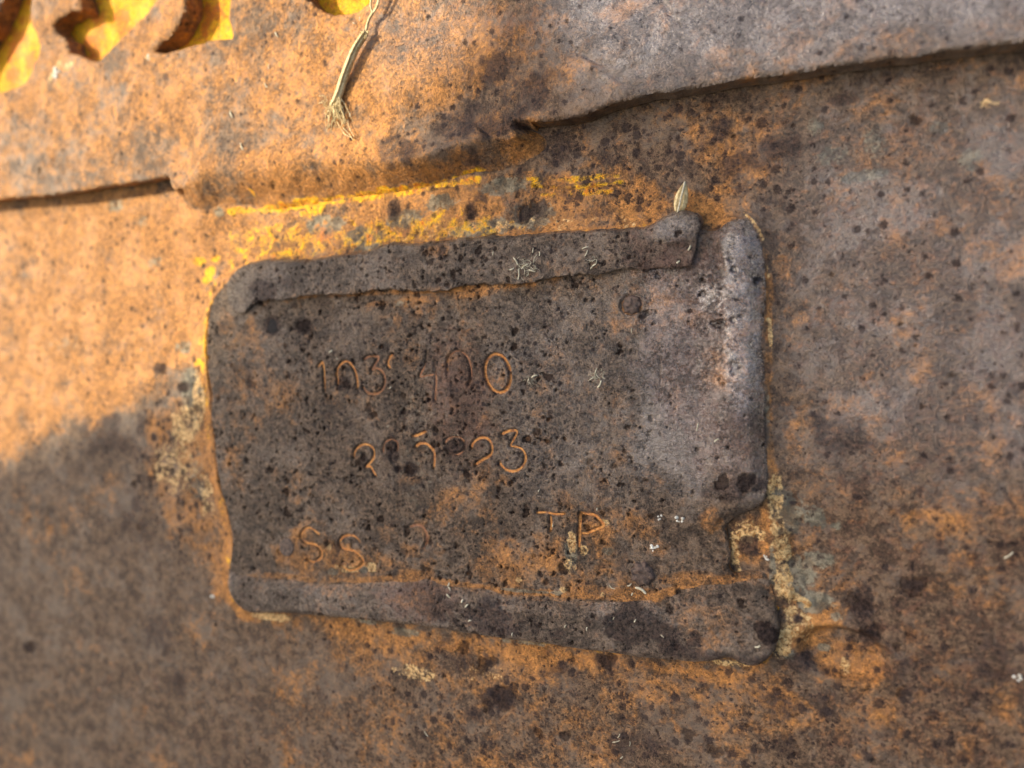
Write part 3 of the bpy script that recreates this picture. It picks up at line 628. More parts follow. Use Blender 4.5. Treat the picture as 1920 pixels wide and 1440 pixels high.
# ================================================================ TAG PLATE
tag = link('identification_plate', None, label='dark rusted rectangular tag plate with stamped numbers and raised borders', cat='plate')
TR = {  # stamped strokes: text mark, polylines (photo px), groove depth, share of bright rust
    '1': ([[(594, 689), (599, 682), (603.5, 680), (606, 696), (606.5, 715), (608, 734)]], .42, 1.0),
    '0': ([[(632.5, 722), (631, 707), (631, 693), (636, 684), (644.5, 678), (652, 679), (660, 688), (665, 698), (668, 713), (669, 728)]], .40, .8),
    '3': ([[(680.6, 674), (688, 669), (698, 668), (708, 670), (703, 681), (696, 693), (701, 690), (711, 693), (718, 702), (720.5, 715), (718, 727), (709, 736), (698, 739), (687, 736), (679.5, 726)]], .40, .65),
    'curved stroke': ([[(735, 664), (729, 670.5), (726, 679), (728, 687), (731.5, 692)]], .38, 1.0),
    '4': ([[(800, 659.5), (798, 674), (795, 687), (786, 705.5), (800, 704), (814, 702)], [(813.5, 676), (816, 700), (817, 717), (815, 738), (814, 752)]], .26, .3),
    'half-worn 0': ([[(838, 700), (837, 682.5), (840, 670.5), (849, 661), (857.5, 658), (866, 661), (875, 669), (880.5, 681), (882.6, 695.6), (882.6, 709), (877, 722)]], .34, .6),
    'clear 0': ([[(932 + 23.5 * math.cos(a) + 4 * math.sin(a), 700 + 36 * math.sin(a)) for a in np.linspace(0, 2 * math.pi, 25)]], .48, 1.0),
    '2': ([[(662.4, 858.7), (663, 848), (670.6, 838), (681.5, 833.6), (691.4, 835.8), (698, 842), (700, 854), (694, 866), (684, 876), (692, 875), (698, 884), (703.4, 893)]], .38, .8),
    'worn loop': ([[(717.6, 850), (718, 838), (723, 828), (735, 824), (744, 832), (742, 846), (732, 856), (738, 870)]], .26, .15),
    'second 3': ([[(773, 817.7), (782, 816), (796, 809.5)], [(776.7, 838), (785.5, 832), (797.5, 832.5), (807, 841), (813, 851), (813, 863), (811.7, 878)]], .38, .78),
    'round 6': ([[(851.7 + 19 * math.cos(a), 836 + 17 * math.sin(a)) for a in np.linspace(-2.9, 2.6, 18)]], .36, .4),
    'third 2': ([[(883.4, 841), (884.5, 833.6), (892, 825), (904, 820.5), (915, 825), (920.6, 836), (920.6, 848), (914, 856.6), (902, 863), (890, 872)]], .40, .85),
    'third 3': ([[(938, 815), (949, 809.5), (961, 807), (967.7, 810.6), (961, 825), (955.6, 836), (965.5, 838), (976.4, 842), (983, 852), (983.5, 864), (976.4, 877), (963, 884), (949, 881.7), (939, 873), (936, 866)]], .40, .8),
    'S': ([[(598.4, 1004), (588, 995), (577, 990), (565.6, 998), (564.7, 1010), (575, 1019), (590, 1022), (601, 1032.5), (601, 1045.6), (586, 1055), (575, 1049)]], .40, .9),
    'second S': ([[(673.4, 1017.5), (665, 1008), (653.8, 1004), (640.6, 1008), (636, 1019), (642.5, 1029), (659.4, 1032.5), (672.5, 1042), (680, 1055), (668.8, 1067), (652, 1070), (638.8, 1060.6)]], .40, .9),
    'worn 9': ([[(766, 989), (778, 985), (790, 987), (798, 1000), (798, 1017), (791.6, 1032)]], .30, .6),
    'T': ([[(1005, 962), (1022.5, 961.4), (1041, 965), (1057, 964)], [(1031, 966), (1032, 982), (1031, 997)]], .42, 1.0),
    'P': ([[(1086.6, 962), (1086, 990), (1085, 1029)], [(1089, 963), (1104, 965), (1114.7, 967), (1125.6, 978), (1130, 987), (1116, 993), (1100.6, 1000), (1088, 1001)]], .42, 1.0),
}
STROKES = []
for k, (pls, dep, share) in TR.items():
    for pl in pls: STROKES.append((k, spline(line(pl, HP), 4), dep, share))

def groove(x, y):
    z = np.zeros(x.shape)
    for k, pl, dep, share in STROKES:
        m = 2.0
        b = (x > pl[:, 0].min() - m) & (x < pl[:, 0].max() + m) & (y > pl[:, 1].min() - m) & (y < pl[:, 1].max() + m)
        if not b.any(): continue
        d = seg_dist(x[b], y[b], pl, False)[0]
        wob = 0.75 + 0.5 * fbm(x[b], y[b], 3, 2, 41)
        z[b] = np.minimum(z[b], -1.3 * dep * wob * (1 - smooth(0.20, 0.46, d))) 
        lip = 0.10 * np.exp(-((d - 0.72) / 0.22) ** 2); z[b] += lip * (z[b] > -0.05)
    return z
RIV = [(510, 612, 2.0, 'flat black rivet end near upper left corner'), (1183, 571, 2.15, 'sunken rivet with eaten orange rim'), (1205, 1076, 2.4, 'raised dark scabbed rivet near lower border'), (538, 1026, 2.3, 'low grey rivet end left of the stamped letters')]
RIVP = [(P2(a, b, HP), r) for a, b, r, _ in RIV]

tx = line(TAG, HP); PIT_TAG = Pits(tx[:, 0].min() - 3, tx[:, 0].max() + 3, tx[:, 1].min() - 3, tx[:, 1].max() + 3, 0.1).scatter(2700, .23, .55, .11, 1.0, 11, .43, 5, lambda x, y: np.clip(1.1 - smooth(P2(1080, 700)[0], P2(1330, 700)[0], x) * .85, 0, 1), lambda x, y: np.min([seg_dist(x, y, q[1], False)[0] for q in STROKES], 0) > 0.75)
for px_, py_, r_, d_ in ((568, 612, 2.0, .8), (510, 612, 1.9, .5), (766, 882, 1.3, .8), (745, 880, .8, .8), (731, 842, .8, .7), (680, 858, .9, .8), (650, 722, 1.1, .6), (690, 765, 1.2, .6), (1355, 905, 1.6, .8), (1400, 902, 1.8, .8), (1380, 690, 1.2, .6), (470, 720, 1.5, .5), (612, 1020, .9, .7), (1440, 1183, 2.2, .9), (690, 990, .8, .9), (1055, 1068, 1.2, .8), (1100, 990, .9, .6)):
    q_ = P2(px_, py_, HP); PIT_TAG.add(q_[0], q_[1], r_, d_, px_ * .7)
def rim(F):     # swelling along the right border of the tag
    return F.stroke([(1392, 440), (1390, 520), (1392, 640), (1396, 760), (1402, 880), (1412, 925)], 44, HP, soft=0.9, ragged=0.08)
def face_h(x, y, d, seg, dh):
    F = Field(x, y)
    e = np.clip(d / 0.7, 0, 1)
    z = HP - 0.4 * (1 - np.sqrt(1 - (1 - e) ** 2))
    z += 0.35 * (fbm(x, y, 26, 2, 51) - 0.5) + 0.16 * (fbm(x, y, 4, 3, 52) - 0.5) + 0.09 * (fbm(x, y, 1.1, 2, 53) - 0.5)
    z += 1.45 * rim(F) * smooth(0, 2.8, d)
    z += groove(x, y)
    for (cx, cy), r in RIVP[1:2]:
        q = np.hypot(x - cx, y - cy) / r + 0.15 * F.w2
        z += -0.55 * (1 - smooth(0.85, 1.08, q)) + 0.12 * np.exp(-((q - 1.2) / 0.15) ** 2)
    # lip over the notch, groove in the rim, worn ruts
    z += 0.7 * F.stroke([(1330, 985), (1345, 965), (1375, 952), (1410, 943), (1436, 930)], 8, HP, ragged=.25)
    z -= 0.6 * F.stroke([(1337, 455), (1345, 485), (1352, 515)], 8, HP, ragged=.2)
    z -= 0.16 * F.poly([(738, 700), (816, 700), (820, 960), (742, 960)], HP, soft_mm=.5, ragged=.3) * 0.6
    z -= 0.12 * F.stroke([(740, 720), (742, 800), (745, 880), (746, 950)], 3, HP, ragged=.2) + 0.12 * F.stroke([(817, 740), (822, 850), (826, 960)], 3, HP, ragged=.2)
    z -= 0.12 * F.stroke([(1010, 620), (1080, 585)], 2, HP, ragged=.2) + 0.12 * F.stroke([(985, 600), (1120, 700), (1190, 760)], 1.6, HP, ragged=.2) + 0.14 * F.stroke([(1235, 640), (1240, 740)], 2.5, HP, ragged=.2)
    # directional wear (fine wrinkles) on the right half
    wr = smooth(P2(1050, 700)[0], P2(1250, 700)[0], x)
    z += 0.16 * wr * (vnoise(x * 0.45 + y * 0.1, y * 1.5, 1.0, 5) - 0.5)
    # pores
    z -= 0.45 * PIT_TAG.at(x, y)
    return z
def tag_masks(x, y, z, bar=0.0):
    F = Field(x, y); h = HP
    o = F.zero(0.15)
    dt = sdf(x, y, TAGP2)[0]
    for px, py, rx, ry, v in ((620, 1050, 110, 44, .46), (590, 1020, 60, 50, .34), (540, 910, 36, 50, .30), (440, 900, 30, 100, .26), (1085, 1060, 110, 64, .38), (1120, 1012, 44, 40, .36), (950, 1060, 100, 60, .30), (1200, 1010, 60, 50, .26), (1310, 1090, 80, 20, .42), (1340, 690, 40, 60, .28), (760, 575, 60, 30, .26), (850, 960, 160, 60, .24),
                              (1140, 720, 30, 40, .24), (1330, 975, 24, 26, .36), (1390, 1110, 60, 24, .34), (780, 1080, 40, 12, .36), (1150, 1110, 120, 14, .42), (850, 600, 140, 40, .16), (760, 890, 60, 30, .28), (560, 560, 160, 10, .22), (800, 560, 200, 8, .32), (540, 760, 120, 80, .2), (480, 640, 60, 60, .22), (960, 830, 60, 40, .16), (650, 850, 60, 40, .22), (420, 600, 26, 40, .26)):
        o = np.maximum(o, v * F.blob(px, py, rx, ry, h))
    o = np.maximum(o, 0.44 * F.stroke([(500, 1078), (600, 1088), (700, 1086), (775, 1085), (840, 1094)], 9, h)); o = np.maximum(o, 0.46 * F.stroke([(840, 1094), (950, 1110), (1030, 1112), (1130, 1120), (1220, 1122), (1260, 1108), (1330, 1088), (1400, 1086)], 9, h)); o = np.maximum(o, 0.40 * F.stroke([(560, 556), (700, 549), (860, 543), (1000, 532)], 7, h))
    left = smooth(P2(470, 800)[0], P2(400, 800)[0], x) * np.exp(-np.clip(dt, 0, None) / 0.9); o = np.maximum(o, 0.5 * left)
    edge = (z < HP - 0.5) * (1 - bar); o = np.maximum(o, 0.42 * edge)
    ye = 0.40 * edge * left; ye = np.maximum(ye, 0.40 * F.blob(1400, 985, 20, 8, h))
    pr = F.zero(0.03)
    for px, py, rx, ry, v in ((1140, 1035, 16, 14, .42), (625, 1072, 16, 8, .5), (680, 1068, 10, 8, .5), (980, 1108, 60, 5, .55), (1045, 1112, 12, 6, .5), (1070, 1035, 16, 40, .36), (760, 570, 30, 16, .30), (520, 1150, 60, 10, .3)): pr = np.maximum(pr, v * F.blob(px, py, rx, ry, h))
    pr = np.maximum(pr, 0.26 * F.poly([(744, 700), (812, 700), (816, 960), (748, 960)], h, soft_mm=1.2, ragged=.6))
    cr = F.zero(0.0)
    for px, py, rx, ry, v in ((1072, 1015, 12, 26, .50), (1068, 1060, 14, 20, .40), (1095, 1030, 10, 14, .46), (1135, 980, 10, 8, .48), (972, 1088, 7, 7, .5), (1055, 1106, 9, 7, .55), (650, 1068, 28, 10, .42), (697, 1065, 12, 12, .50), (617, 1025, 6, 10, .44), (1130, 1115, 8, 6, .4), (1425, 1010, 12, 40, .3)): cr = np.maximum(cr, v * F.blob(px, py, rx, ry, h))
    dk = F.zero(0.17)
    for px, py, rx, ry, v in ((510, 612, 17, 20, .60), (568, 612, 20, 20, .56), (480, 690, 20, 60, .24), (470, 720, 16, 40, .3), (690, 770, 70, 30, .22), (645, 720, 18, 16, .46), (720, 760, 30, 20, .24), (680, 864, 14, 12, .5), (735, 840, 14, 30, .40), (770, 880, 16, 16, .55), (745, 880, 14, 10, .4), (850, 836, 18, 15, .52), (855, 760, 40, 110, .26), (870, 700, 24, 40, .2), (1340, 920, 60, 26, .36), (1400, 905, 36, 16, .42), (1380, 680, 20, 30, .30), (1330, 700, 30, 40, .2),
                              (960, 1010, 80, 30, .22), (880, 800, 120, 80, .16), (540, 990, 40, 30, .24), (600, 540, 60, 20, .26), (1200, 620, 120, 80, .14), (1260, 870, 40, 60, .2), (1100, 930, 60, 30, .14), (1300, 1000, 30, 30, .2), (740, 690, 40, 30, .2), (830, 820, 24, 20, .3), (1410, 1020, 20, 24, .44), (1405, 800, 20, 60, .24)):
        dk = np.maximum(dk, v * F.blob(px, py, rx, ry, h))
    rd = F.zero(0.03); rd = np.maximum(rd, 0.28 * F.poly([(1180, 430), (1430, 430), (1440, 900), (1300, 900), (1180, 640)], h, soft_mm=6)); rd = np.maximum(rd, 0.3 * F.blob(860, 740, 60, 120, h)); rd = np.maximum(rd, 0.3 * F.blob(1380, 780, 50, 120, h))
    gl = F.zero(0.22); gl = np.maximum(gl, 0.95 * F.poly([(1160, 430), (1430, 430), (1440, 900), (1300, 960), (1140, 900)], h, soft_mm=8)); gl = np.maximum(gl, 1.3 * rim(F) * (1 - .5 * smooth(P2(1400, 700)[1], P2(1400, 860)[1], y))); gl = np.maximum(gl, 1.25 * F.blob(1335, 560, 50, 36, h)); gl = np.maximum(gl, 0.6 * F.poly([(900, 540), (1200, 520), (1200, 960), (950, 960)], h, soft_mm=8))
    sp = F.zero(0.40); sp = np.maximum(sp, 0.55 * F.poly([(460, 540), (1160, 520), (1100, 900), (900, 1000), (460, 900)], h, soft_mm=10)); sp *= 1 - 0.4 * F.blob(1340, 680, 110, 260, h)
    o, dk = uneven(x, y, o, dk, 161)
    return {'ma': pack(o, ye, pr, cr), 'mb': pack(dk, rd, gl, sp), 'mc': pit_pack(PIT_TAG.at(x, y))}
M_tag = rust_material('tag_rust', seed=(-70, 210, 0), base_a=(0.08, 0.052, 0.034), base_b=(0.255, 0.17, 0.106), base_grey=(0.16, 0.12, 0.086), base_red=(0.17, 0.085, 0.055), rough=(0.30, 0.62), spot_scale=0.85, spot_dark=0.85, spot_pow=1.7, grain=0.68, bump=1.7, micro_bump=0.9, pit_dark=0.8)
TAGP2 = spline(line(TAG, HP - 0.4), 4, True)
TAGP2[:, 0] += (fbm(TAGP2[:, 0], TAGP2[:, 1], 3, 2, 71) - 0.5) * 0.5; TAGP2[:, 1] += (fbm(TAGP2[:, 0], TAGP2[:, 1], 3, 2, 73) - 0.5) * 0.5
st = lambda v: 0.19
xs = axis(TAGP2[:, 0].min() - 1, TAGP2[:, 0].max() + 1, st); ys = axis(TAGP2[:, 1].min() - 1, TAGP2[:, 1].max() + 1, st)
me = plate_mesh('face', xs, ys, TAGP2, [], face_h, tag_masks, -0.2, rows=4)
face = link('face', me, tag, mat=M_tag)

# raised top border: a torn strip whose lower lip overhangs the face
BT = [(430, 576), (424, 555), (428, 528), (449, 504), (480, 494), (513, 489), (570, 492), (621, 484), (676, 477), (709, 465), (733, 459), (769, 461), (860, 451), (1015, 441), (1167, 432), (1218, 425), (1241, 412), (1280, 399), (1306, 407), (1315, 419),
      (1309, 440), (1303, 477), (1290, 499), (1225, 504), (1212, 509), (1189, 504), (1134, 511), (1118, 516), (1099, 514), (1034, 522), (973, 532), (892, 533), (860, 538), (821, 546), (766, 546), (733, 542), (703, 545), (667, 551), (582, 555), (537, 563), (504, 563), (476, 569), (459, 585), (440, 588)]
BH = HP + 1.2
BTP = spline(line(BT, BH - .3), 4, True)
BTP = spline(BTP, 3, True); BTP[:, 1] += (fbm(BTP[:, 0], BTP[:, 1], 1.5, 3, 81) - 0.5) * 0.9; BTP[:, 0] += (fbm(BTP[:, 0], BTP[:, 1], 1.3, 2, 85) - 0.5) * 0.4
def bar_h(x, y, d, seg, dh):
    F = Field(x, y)
    e = np.clip(d / 0.3, 0, 1); z = BH - 0.3 + 0.3 * np.sqrt(1 - (1 - e) ** 2)
    e2 = np.clip(d / 4.0, 0, 1); z += 0.15 * e2
    z -= 0.45 * F.blob(438, 578, 34, 34, HP, soft=.6, ragged=.1)
    z += 0.35 * (fbm(x, y, 8, 2, 82) - 0.5) + 0.18 * (fbm(x, y, 2, 2, 83) - 0.5) + 0.08 * (fbm(x, y, .9, 2, 84) - 0.5)
    z += 0.35 * F.blob(1270, 428, 48, 26, BH, soft=.2, ragged=.2) - 0.3 * F.stroke([(1225, 456), (1290, 462)], 2, BH, ragged=.2)
    z -= 0.28 * PIT_TAG.at(x, y)
    return z
def bar_masks(x, y, z):
    m = tag_masks(x, y, z, 1.0); F = Field(x, y)
    m['ma'][:, 0] = np.clip(m['ma'][:, 0] * 0.4 + 0.07 + 0.22 * F.blob(820, 470, 26, 14, BH) + 0.1 * (z < HP + .5), 0, 1)
    m['ma'][:, 1:] *= 0.3
    m['mb'][:, 0] = 0.14 + 0.3 * F.blob(490, 545, 30, 24, BH) + 0.25 * F.blob(545, 530, 20, 20, BH) + 0.3 * F.blob(828, 470, 10, 16, BH); m['mb'][:, 3] = 0.5
    m['mb'][:, 2] = np.maximum(0.25, 0.9 * F.blob(1270, 425, 55, 26, BH))
    return m
xs = axis(BTP[:, 0].min() - .5, BTP[:, 0].max() + .5, st); ys = axis(BTP[:, 1].min() - .5, BTP[:, 1].max() + .5, st)
M_bar = rust_material('bar_rust', seed=(-270, 10, 0), base_a=(0.082, 0.055, 0.037), base_b=(0.255, 0.178, 0.118), base_grey=(0.17, 0.132, 0.10), base_red=(0.16, 0.085, 0.06), rough=(0.32, 0.64), spot_scale=0.85, spot_dark=0.85, spot_pow=1.7, grain=0.62, bump=1.6, micro_bump=0.9, pit_dark=0.8)
me = plate_mesh('top_border', xs, ys, BTP, [], bar_h, bar_masks, HP - 1.0, rows=4, lean=0.7)
link('top_border', me, tag, label='torn raised strip along the top edge', mat=M_bar)

# raised bottom border: a rounded swelling that drops steeply at its lower side
BB = [(431, 1080), (440, 1068), (462, 1072), (485, 1076), (551, 1080), (600, 1089), (657, 1088), (721, 1084), (775, 1084), (802, 1078), (835, 1092), (914, 1099), (948, 1111), (1026, 1112), (1039, 1119), (1126, 1121), (1210, 1121), (1236, 1130), (1252, 1112), (1281, 1096), (1326, 1088), (1378, 1086), (1430, 1084), (1449, 1112), (1459, 1160),
      (1461, 1195), (1445, 1228), (1420, 1246), (1390, 1243), (1367, 1232), (1329, 1239), (1271, 1237), (1190, 1229), (1100, 1216), (997, 1202), (900, 1189), (793, 1172), (727, 1165), (642, 1157), (570, 1151), (509, 1147), (470, 1147), (448, 1131), (435, 1108)]
HB = HP + 1.7
BBP = spline(line(BB, HP), 4, True); BBP[:, 1] += (fbm(BBP[:, 0], BBP[:, 1], 2, 2, 91) - 0.5) * 0.4
xi = np.argsort([p[0] for p in BB[1:24]])
inner = spline(line(BB[1:24], HP), 4)
def bot_h(x, y, d, seg, dh):
    F = Field(x, y)
    di = seg_dist(x, y, inner, False)[0]
    up = smooth(0, 3.4, di)
    e = np.clip(d / 1.7, 0, 1)
    z = HP - 0.25 + 1.75 * up * (0.35 + 0.65 * np.sqrt(np.clip(1 - (1 - e) ** 2, 0, 1)))
    z += (0.4 * (fbm(x, y, 10, 2, 92) - 0.5) + 0.2 * (fbm(x, y, 2.4, 2, 93) - 0.5)) * smooth(0, 1.5, d) + 0.09 * (fbm(x, y, .9, 2, 94) - 0.5)
    z += 0.35 * F.stroke([(1170, 1140), (1215, 1135), (1240, 1160), (1260, 1180)], 6, HB, ragged=.3) + 0.3 * F.blob(1060, 1150, 200, 12, HB, soft=.7)
    z -= 0.5 * F.blob(1200, 1180, 70, 26, HB, soft=.6)
    z += 0.4 * F.blob(1436, 1185, 20, 22, HB, soft=.3) - 0.28 * PIT_TAG.at(x, y)
    return z
def bot_masks(x, y, z):
    m = tag_masks(x, y, z, 1.0); F = Field(x, y)
    di = seg_dist(x, y, inner, False)[0]
    o = 0.15 + 0.28 * np.exp(-di / 0.9); o = np.maximum(o, 0.28 * F.blob(1330, 1170, 90, 60, HB)); o = np.maximum(o, 0.24 * F.blob(620, 1110, 40, 20, HB)); o = np.maximum(o, .26 * F.blob(790, 1130, 60, 30, HB))
    m['ma'] = pack(o, 0 * o, 0 * o + 0.02, 0.34 * F.blob(1455, 1130, 10, 70, HB))
    dk = 0.16 + 0.32 * F.blob(890, 1150, 70, 36, HB, ragged=1.6, soft=.5) + 0.12 * F.blob(1020, 1165, 120, 30, HB, ragged=1.4) + 0.34 * F.blob(1180, 1178, 90, 38, HB, ragged=1.6, soft=.5) + 0.5 * (fbm(x, y, 3.0, 3, 190) - .5); dk = np.maximum(dk, .55 * F.blob(1436, 1183, 22, 26, HB)); dk = np.maximum(dk, .40 * F.stroke([(1250, 1215), (1350, 1228), (1430, 1235)], 14, HP)); dk = np.maximum(dk, .3 * F.blob(460, 1110, 40, 30, HB))
    dk = np.maximum(dk, 0.24 * F.blob(640, 1125, 120, 16, HB, ragged=1.2)); m['mb'][:, 0] = dk; m['mb'][:, 1] = np.maximum(0.05, 0.35 * F.blob(780, 1125, 80, 40, HB)); m['mb'][:, 3] = 0.45; m['mb'][:, 2] = np.maximum(.3, .6 * F.blob(1180, 1150, 120, 60, HB))
    return m
xs = axis(BBP[:, 0].min() - .5, BBP[:, 0].max() + .5, st); ys = axis(BBP[:, 1].min() - .5, BBP[:, 1].max() + .5, st)
me = plate_mesh('bottom_border', xs, ys, BBP, [], bot_h, bot_masks, 0.2, rows=5, lean=0.8)
link('bottom_border', me, tag, label='rounded raised strip along the bottom edge', mat=M_bar)

# rivets: scabbed low heads
M_scab = plain_material('black_scab', (0.010, 0.010, 0.011), (0.034, 0.027, 0.025), 2.2, 0.95, 0.9)
M_scab2 = plain_material('brown_scab', (0.03, 0.02, 0.016), (0.15, 0.095, 0.07), 1.6, 0.6, 1.0)
def face_z(p):
    return float(face_h(np.array([p[0]]), np.array([p[1]]), np.array([9.0]), None, None)[0])
def dome(cx, cy, r, z0, hgt, n=30, rings=9, rough=.12, lobes=0.0, seed=0):
    V, Q, T = [], [], []
    for i in range(rings + 1):
        q = i / rings
        for k in range(n):
            a = 2 * math.pi * k / n
            rr = r * q * (1 + lobes * math.sin(a * 8 + seed) * q + 0.16 * (vnoise(np.array([math.cos(a) * 1.3]), np.array([math.sin(a) * 1.3]), 1.0, seed)[0] - .5) * q)
            x, y = cx + rr * math.cos(a), cy + rr * math.sin(a)
            z = z0 + hgt * math.sqrt(max(0, 1 - q ** 3.2)) - (0.25 if i == rings else 0)
            z += rough * (fbm(np.array([x]), np.array([y]), .9, 2, seed)[0] - .5)
            V.append((x, y, z))
    for i in range(rings):
        for k in range(n):
            Q.append((i * n + k, (i + 1) * n + k, (i + 1) * n + (k + 1) % n, i * n + (k + 1) % n))
    return np.array(V), np.array(Q)
for i, ((cxy, r), (px, py, _, lab)) in enumerate(zip(RIVP, RIV)):
    q = cxy + np.array([4.0, 0]); zf = face_z(q)
    hg, z0, lob = ((.12, zf - .16, .05), (.35, zf - .35, .07), (.5, zf + .02, .10), (.16, zf + .02, .03))[i]
    rr = r * (0.9, 0.86, .95, 1.0)[i]
    V, Q = dome(cxy[0], cxy[1], rr, z0, hg, lobes=lob, seed=i * 1.7 + .3, rough=(.12, .5, .7, .2)[i])
    link('rivet', mesh_np('rivet', V, Q, np.zeros((0, 3), int)), tag, label=lab, mat=(M_scab, M_scab2, M_scab2, M_scab2)[i])

# rust lining the stamped marks
def lining_material(name, ca, cb):
    m = bpy.data.materials.new(name); t = NT(m)
    tc = t.new('ShaderNodeTexCoord'); p = t.vmath('SCALE', tc.outputs['Object'], sc=1000.0)
    n = t.noise(p, .5, 5, .7, .4); f = t.noise(p, 2.4, 4, .7)
    col = t.mix(t.step(f.outputs[0], .35, .65), ca, cb)
    col = t.mix(t.step(n.outputs[0], .52, .66), col, (0.26, 0.12, 0.07))
    bp = t.new('ShaderNodeBump'); bp.inputs['Strength'].default_value = .7; bp.inputs['Distance'].default_value = .0003; t.put(bp.inputs['Height'], f.outputs[0])
    bs = t.new('ShaderNodeBsdfPrincipled'); out = t.new('ShaderNodeOutputMaterial')
    t.put(bs.inputs['Base Color'], col); bs.inputs['Roughness'].default_value = .8; t.put(bs.inputs['Normal'], bp.outputs[0])
    t.l.new(bs.outputs[0], out.inputs[0]); return m
M_line = lining_material('groove_rust', (0.48, 0.16, 0.045), (0.84, 0.42, 0.12)); M_dull = lining_material('dull_groove_rust', (0.24, 0.10, 0.05), (0.48, 0.24, 0.12))
def ribbon(pls, share, seed):
    V, Q = [], []
    for pl in pls:
        L = np.concatenate([[0], np.cumsum(np.hypot(*np.diff(pl, axis=0).T))]); n = max(6, int(L[-1] / .22))
        s = np.linspace(0, L[-1], n); c = np.stack([np.interp(s, L, pl[:, 0]), np.interp(s, L, pl[:, 1])], -1)
        tn = np.gradient(c, axis=0); tn /= np.linalg.norm(tn, axis=1)[:, None] + 1e-9; nn = np.stack([-tn[:, 1], tn[:, 0]], -1)
        amt = fbm(s, s * 0 + seed * 5.1, 3.0, 3, seed) - 0.5
        w = np.clip(0.19 * (0.45 + share) + (0.35 if share > .75 else 0.6) * amt, 0.0, .28)
        w *= smooth(0, .5, s + .12) * smooth(0, .5, L[-1] - s + .12)
        if share < .7: w *= smooth(.62 - share * .5, .80 - share * .5, fbm(s, s * 0 + seed * 2.2, 4.0, 2, seed + 7) + .12)
        ok = w > 0.05
        b0 = len(V)
        offs = (-1, -.45, .45, 1)
        xx = np.stack([c[:, 0] + o * w * nn[:, 0] for o in offs], -1); yy = np.stack([c[:, 1] + o * w * nn[:, 1] for o in offs], -1)
        zz = face_h(xx.ravel(), yy.ravel(), np.full(xx.size, 9.0), None, None).reshape(xx.shape) + .045
        for i in range(n):
            for k in range(4): V.append((xx[i, k], yy[i, k], zz[i, k] - (.02 if k in (0, 3) else -.03)))
        for i in range(n - 1):
            if ok[i] and ok[i + 1]:
                for k in range(3): Q.append((b0 + i * 4 + k, b0 + i * 4 + k + 1, b0 + (i + 1) * 4 + k + 1, b0 + (i + 1) * 4 + k))
    return np.array(V), np.array(Q)
for i, (k, (pls, dep, share)) in enumerate(TR.items()):
    V, Q = ribbon([s[1] for s in STROKES if s[0] == k], share, i * 1.9 + 2)
    if len(Q): 
        Q = Q[:, ::-1]
        a, b, c_ = V[Q[0][0]], V[Q[0][1]], V[Q[0][2]]
        if np.cross(b - a, c_ - b)[2] < 0: Q = Q[:, ::-1]
        nm = 'stamped_letter' if k in ('S', 'second S', 'T', 'P') else 'stamped_digit'
        link(nm, mesh_np(nm, V, Q, np.zeros((0, 3), int)), tag, label='stamped mark, ' + k, mat=M_line if share > .75 else M_dull)

# ================================================================ STRAW, SEED AND CRUMBS
M_straw = plain_material('straw', (0.46, 0.33, 0.14), (0.84, 0.69, 0.38), 1.6, .6, .5)
M_fibre = plain_material('pale_fibre', (0.42, 0.37, 0.24), (0.78, 0.73, 0.55), 2.0, .6, .2)
M_white = plain_material('white_fleck', (0.50, 0.47, 0.38), (0.80, 0.78, 0.70), 2.0, .5, .3)
def tube(pts, rad, n=7, flat=1.0):
    """swept tube through 3D points (mm) with per-point radius"""
    pts = np.asarray(pts, float); m = len(pts); rad = np.broadcast_to(rad, (m,))
    V, Q = [], []
    for i in range(m):
        t = pts[min(i + 1, m - 1)] - pts[max(i - 1, 0)]; t /= np.linalg.norm(t) + 1e-9
        u = np.cross((0, 0, 1.0), t); u = u / (np.linalg.norm(u) + 1e-9) if np.linalg.norm(u) > 1e-3 else np.array((1.0, 0, 0)); v = np.cross(t, u)
        for k in range(n):
            a = 2 * math.pi * k / n; V.append(pts[i] + rad[i] * (u * math.cos(a) + v * math.sin(a) * flat))
    for i in range(m - 1):
        for k in range(n): Q.append((i * n + k, i * n + (k + 1) % n, (i + 1) * n + (k + 1) % n, (i + 1) * n + k))
    return np.array(V), np.array(Q)
def join(parts):
    V, Q, o = [], [], 0
    for v, q in parts:
        V.append(v); Q.append(q + o); o += len(v)
    return np.concatenate(V), np.concatenate(Q)
def P3(px, py, h): return at(px, py, h)
NT0 = np.zeros((0, 3), int)

stalk = link('dry_stalk', None, label='dry straw-coloured plant stalk lying on the upper plate', cat='stalk')
z0 = HU - .3
stem_px = [(628, 196, z0 + .6), (636, 178, z0 + .8), (645, 150, z0 + 1.1), (654, 125, z0 + 1.3), (664, 100, z0 + 1.4), (675, 80, z0 + 1.4), (687, 63, z0 + 1.3)]
sp3 = spline(np.array([P3(*p) for p in stem_px]), 5)
rad = np.interp(np.linspace(0, 1, len(sp3)), [0, .1, .4, .8, 1], [.6, .85, .8, .7, .6])
pc = [tube(sp3, rad, 10, .8)]
for k in range(3):
    o = np.array([(-.75, .6, .1)[k], (-.1, .2, .2)[k], (.35, .3, .75)[k]]) ; pc.append(tube(sp3 + o, (.34, .3, .3)[k], 6))
V, Q = join(pc); link('stem', mesh_np('stem', V, Q, NT0), stalk, mat=M_straw)
up3 = spline(np.array([P3(*p) for p in ((686, 66, z0 + 1.6), (688, 50, z0 + 1.5), (693, 34, z0 + 1.5), (699, 24, z0 + 1.8))]), 4)
f1 = spline(np.array([P3(*p) for p in ((699, 24, z0 + 1.8), (695, 12, z0 + 2.2), (696, 2, z0 + 2.4), (700, -14, z0 + 2.6), (704, -40, z0 + 3))]), 4)
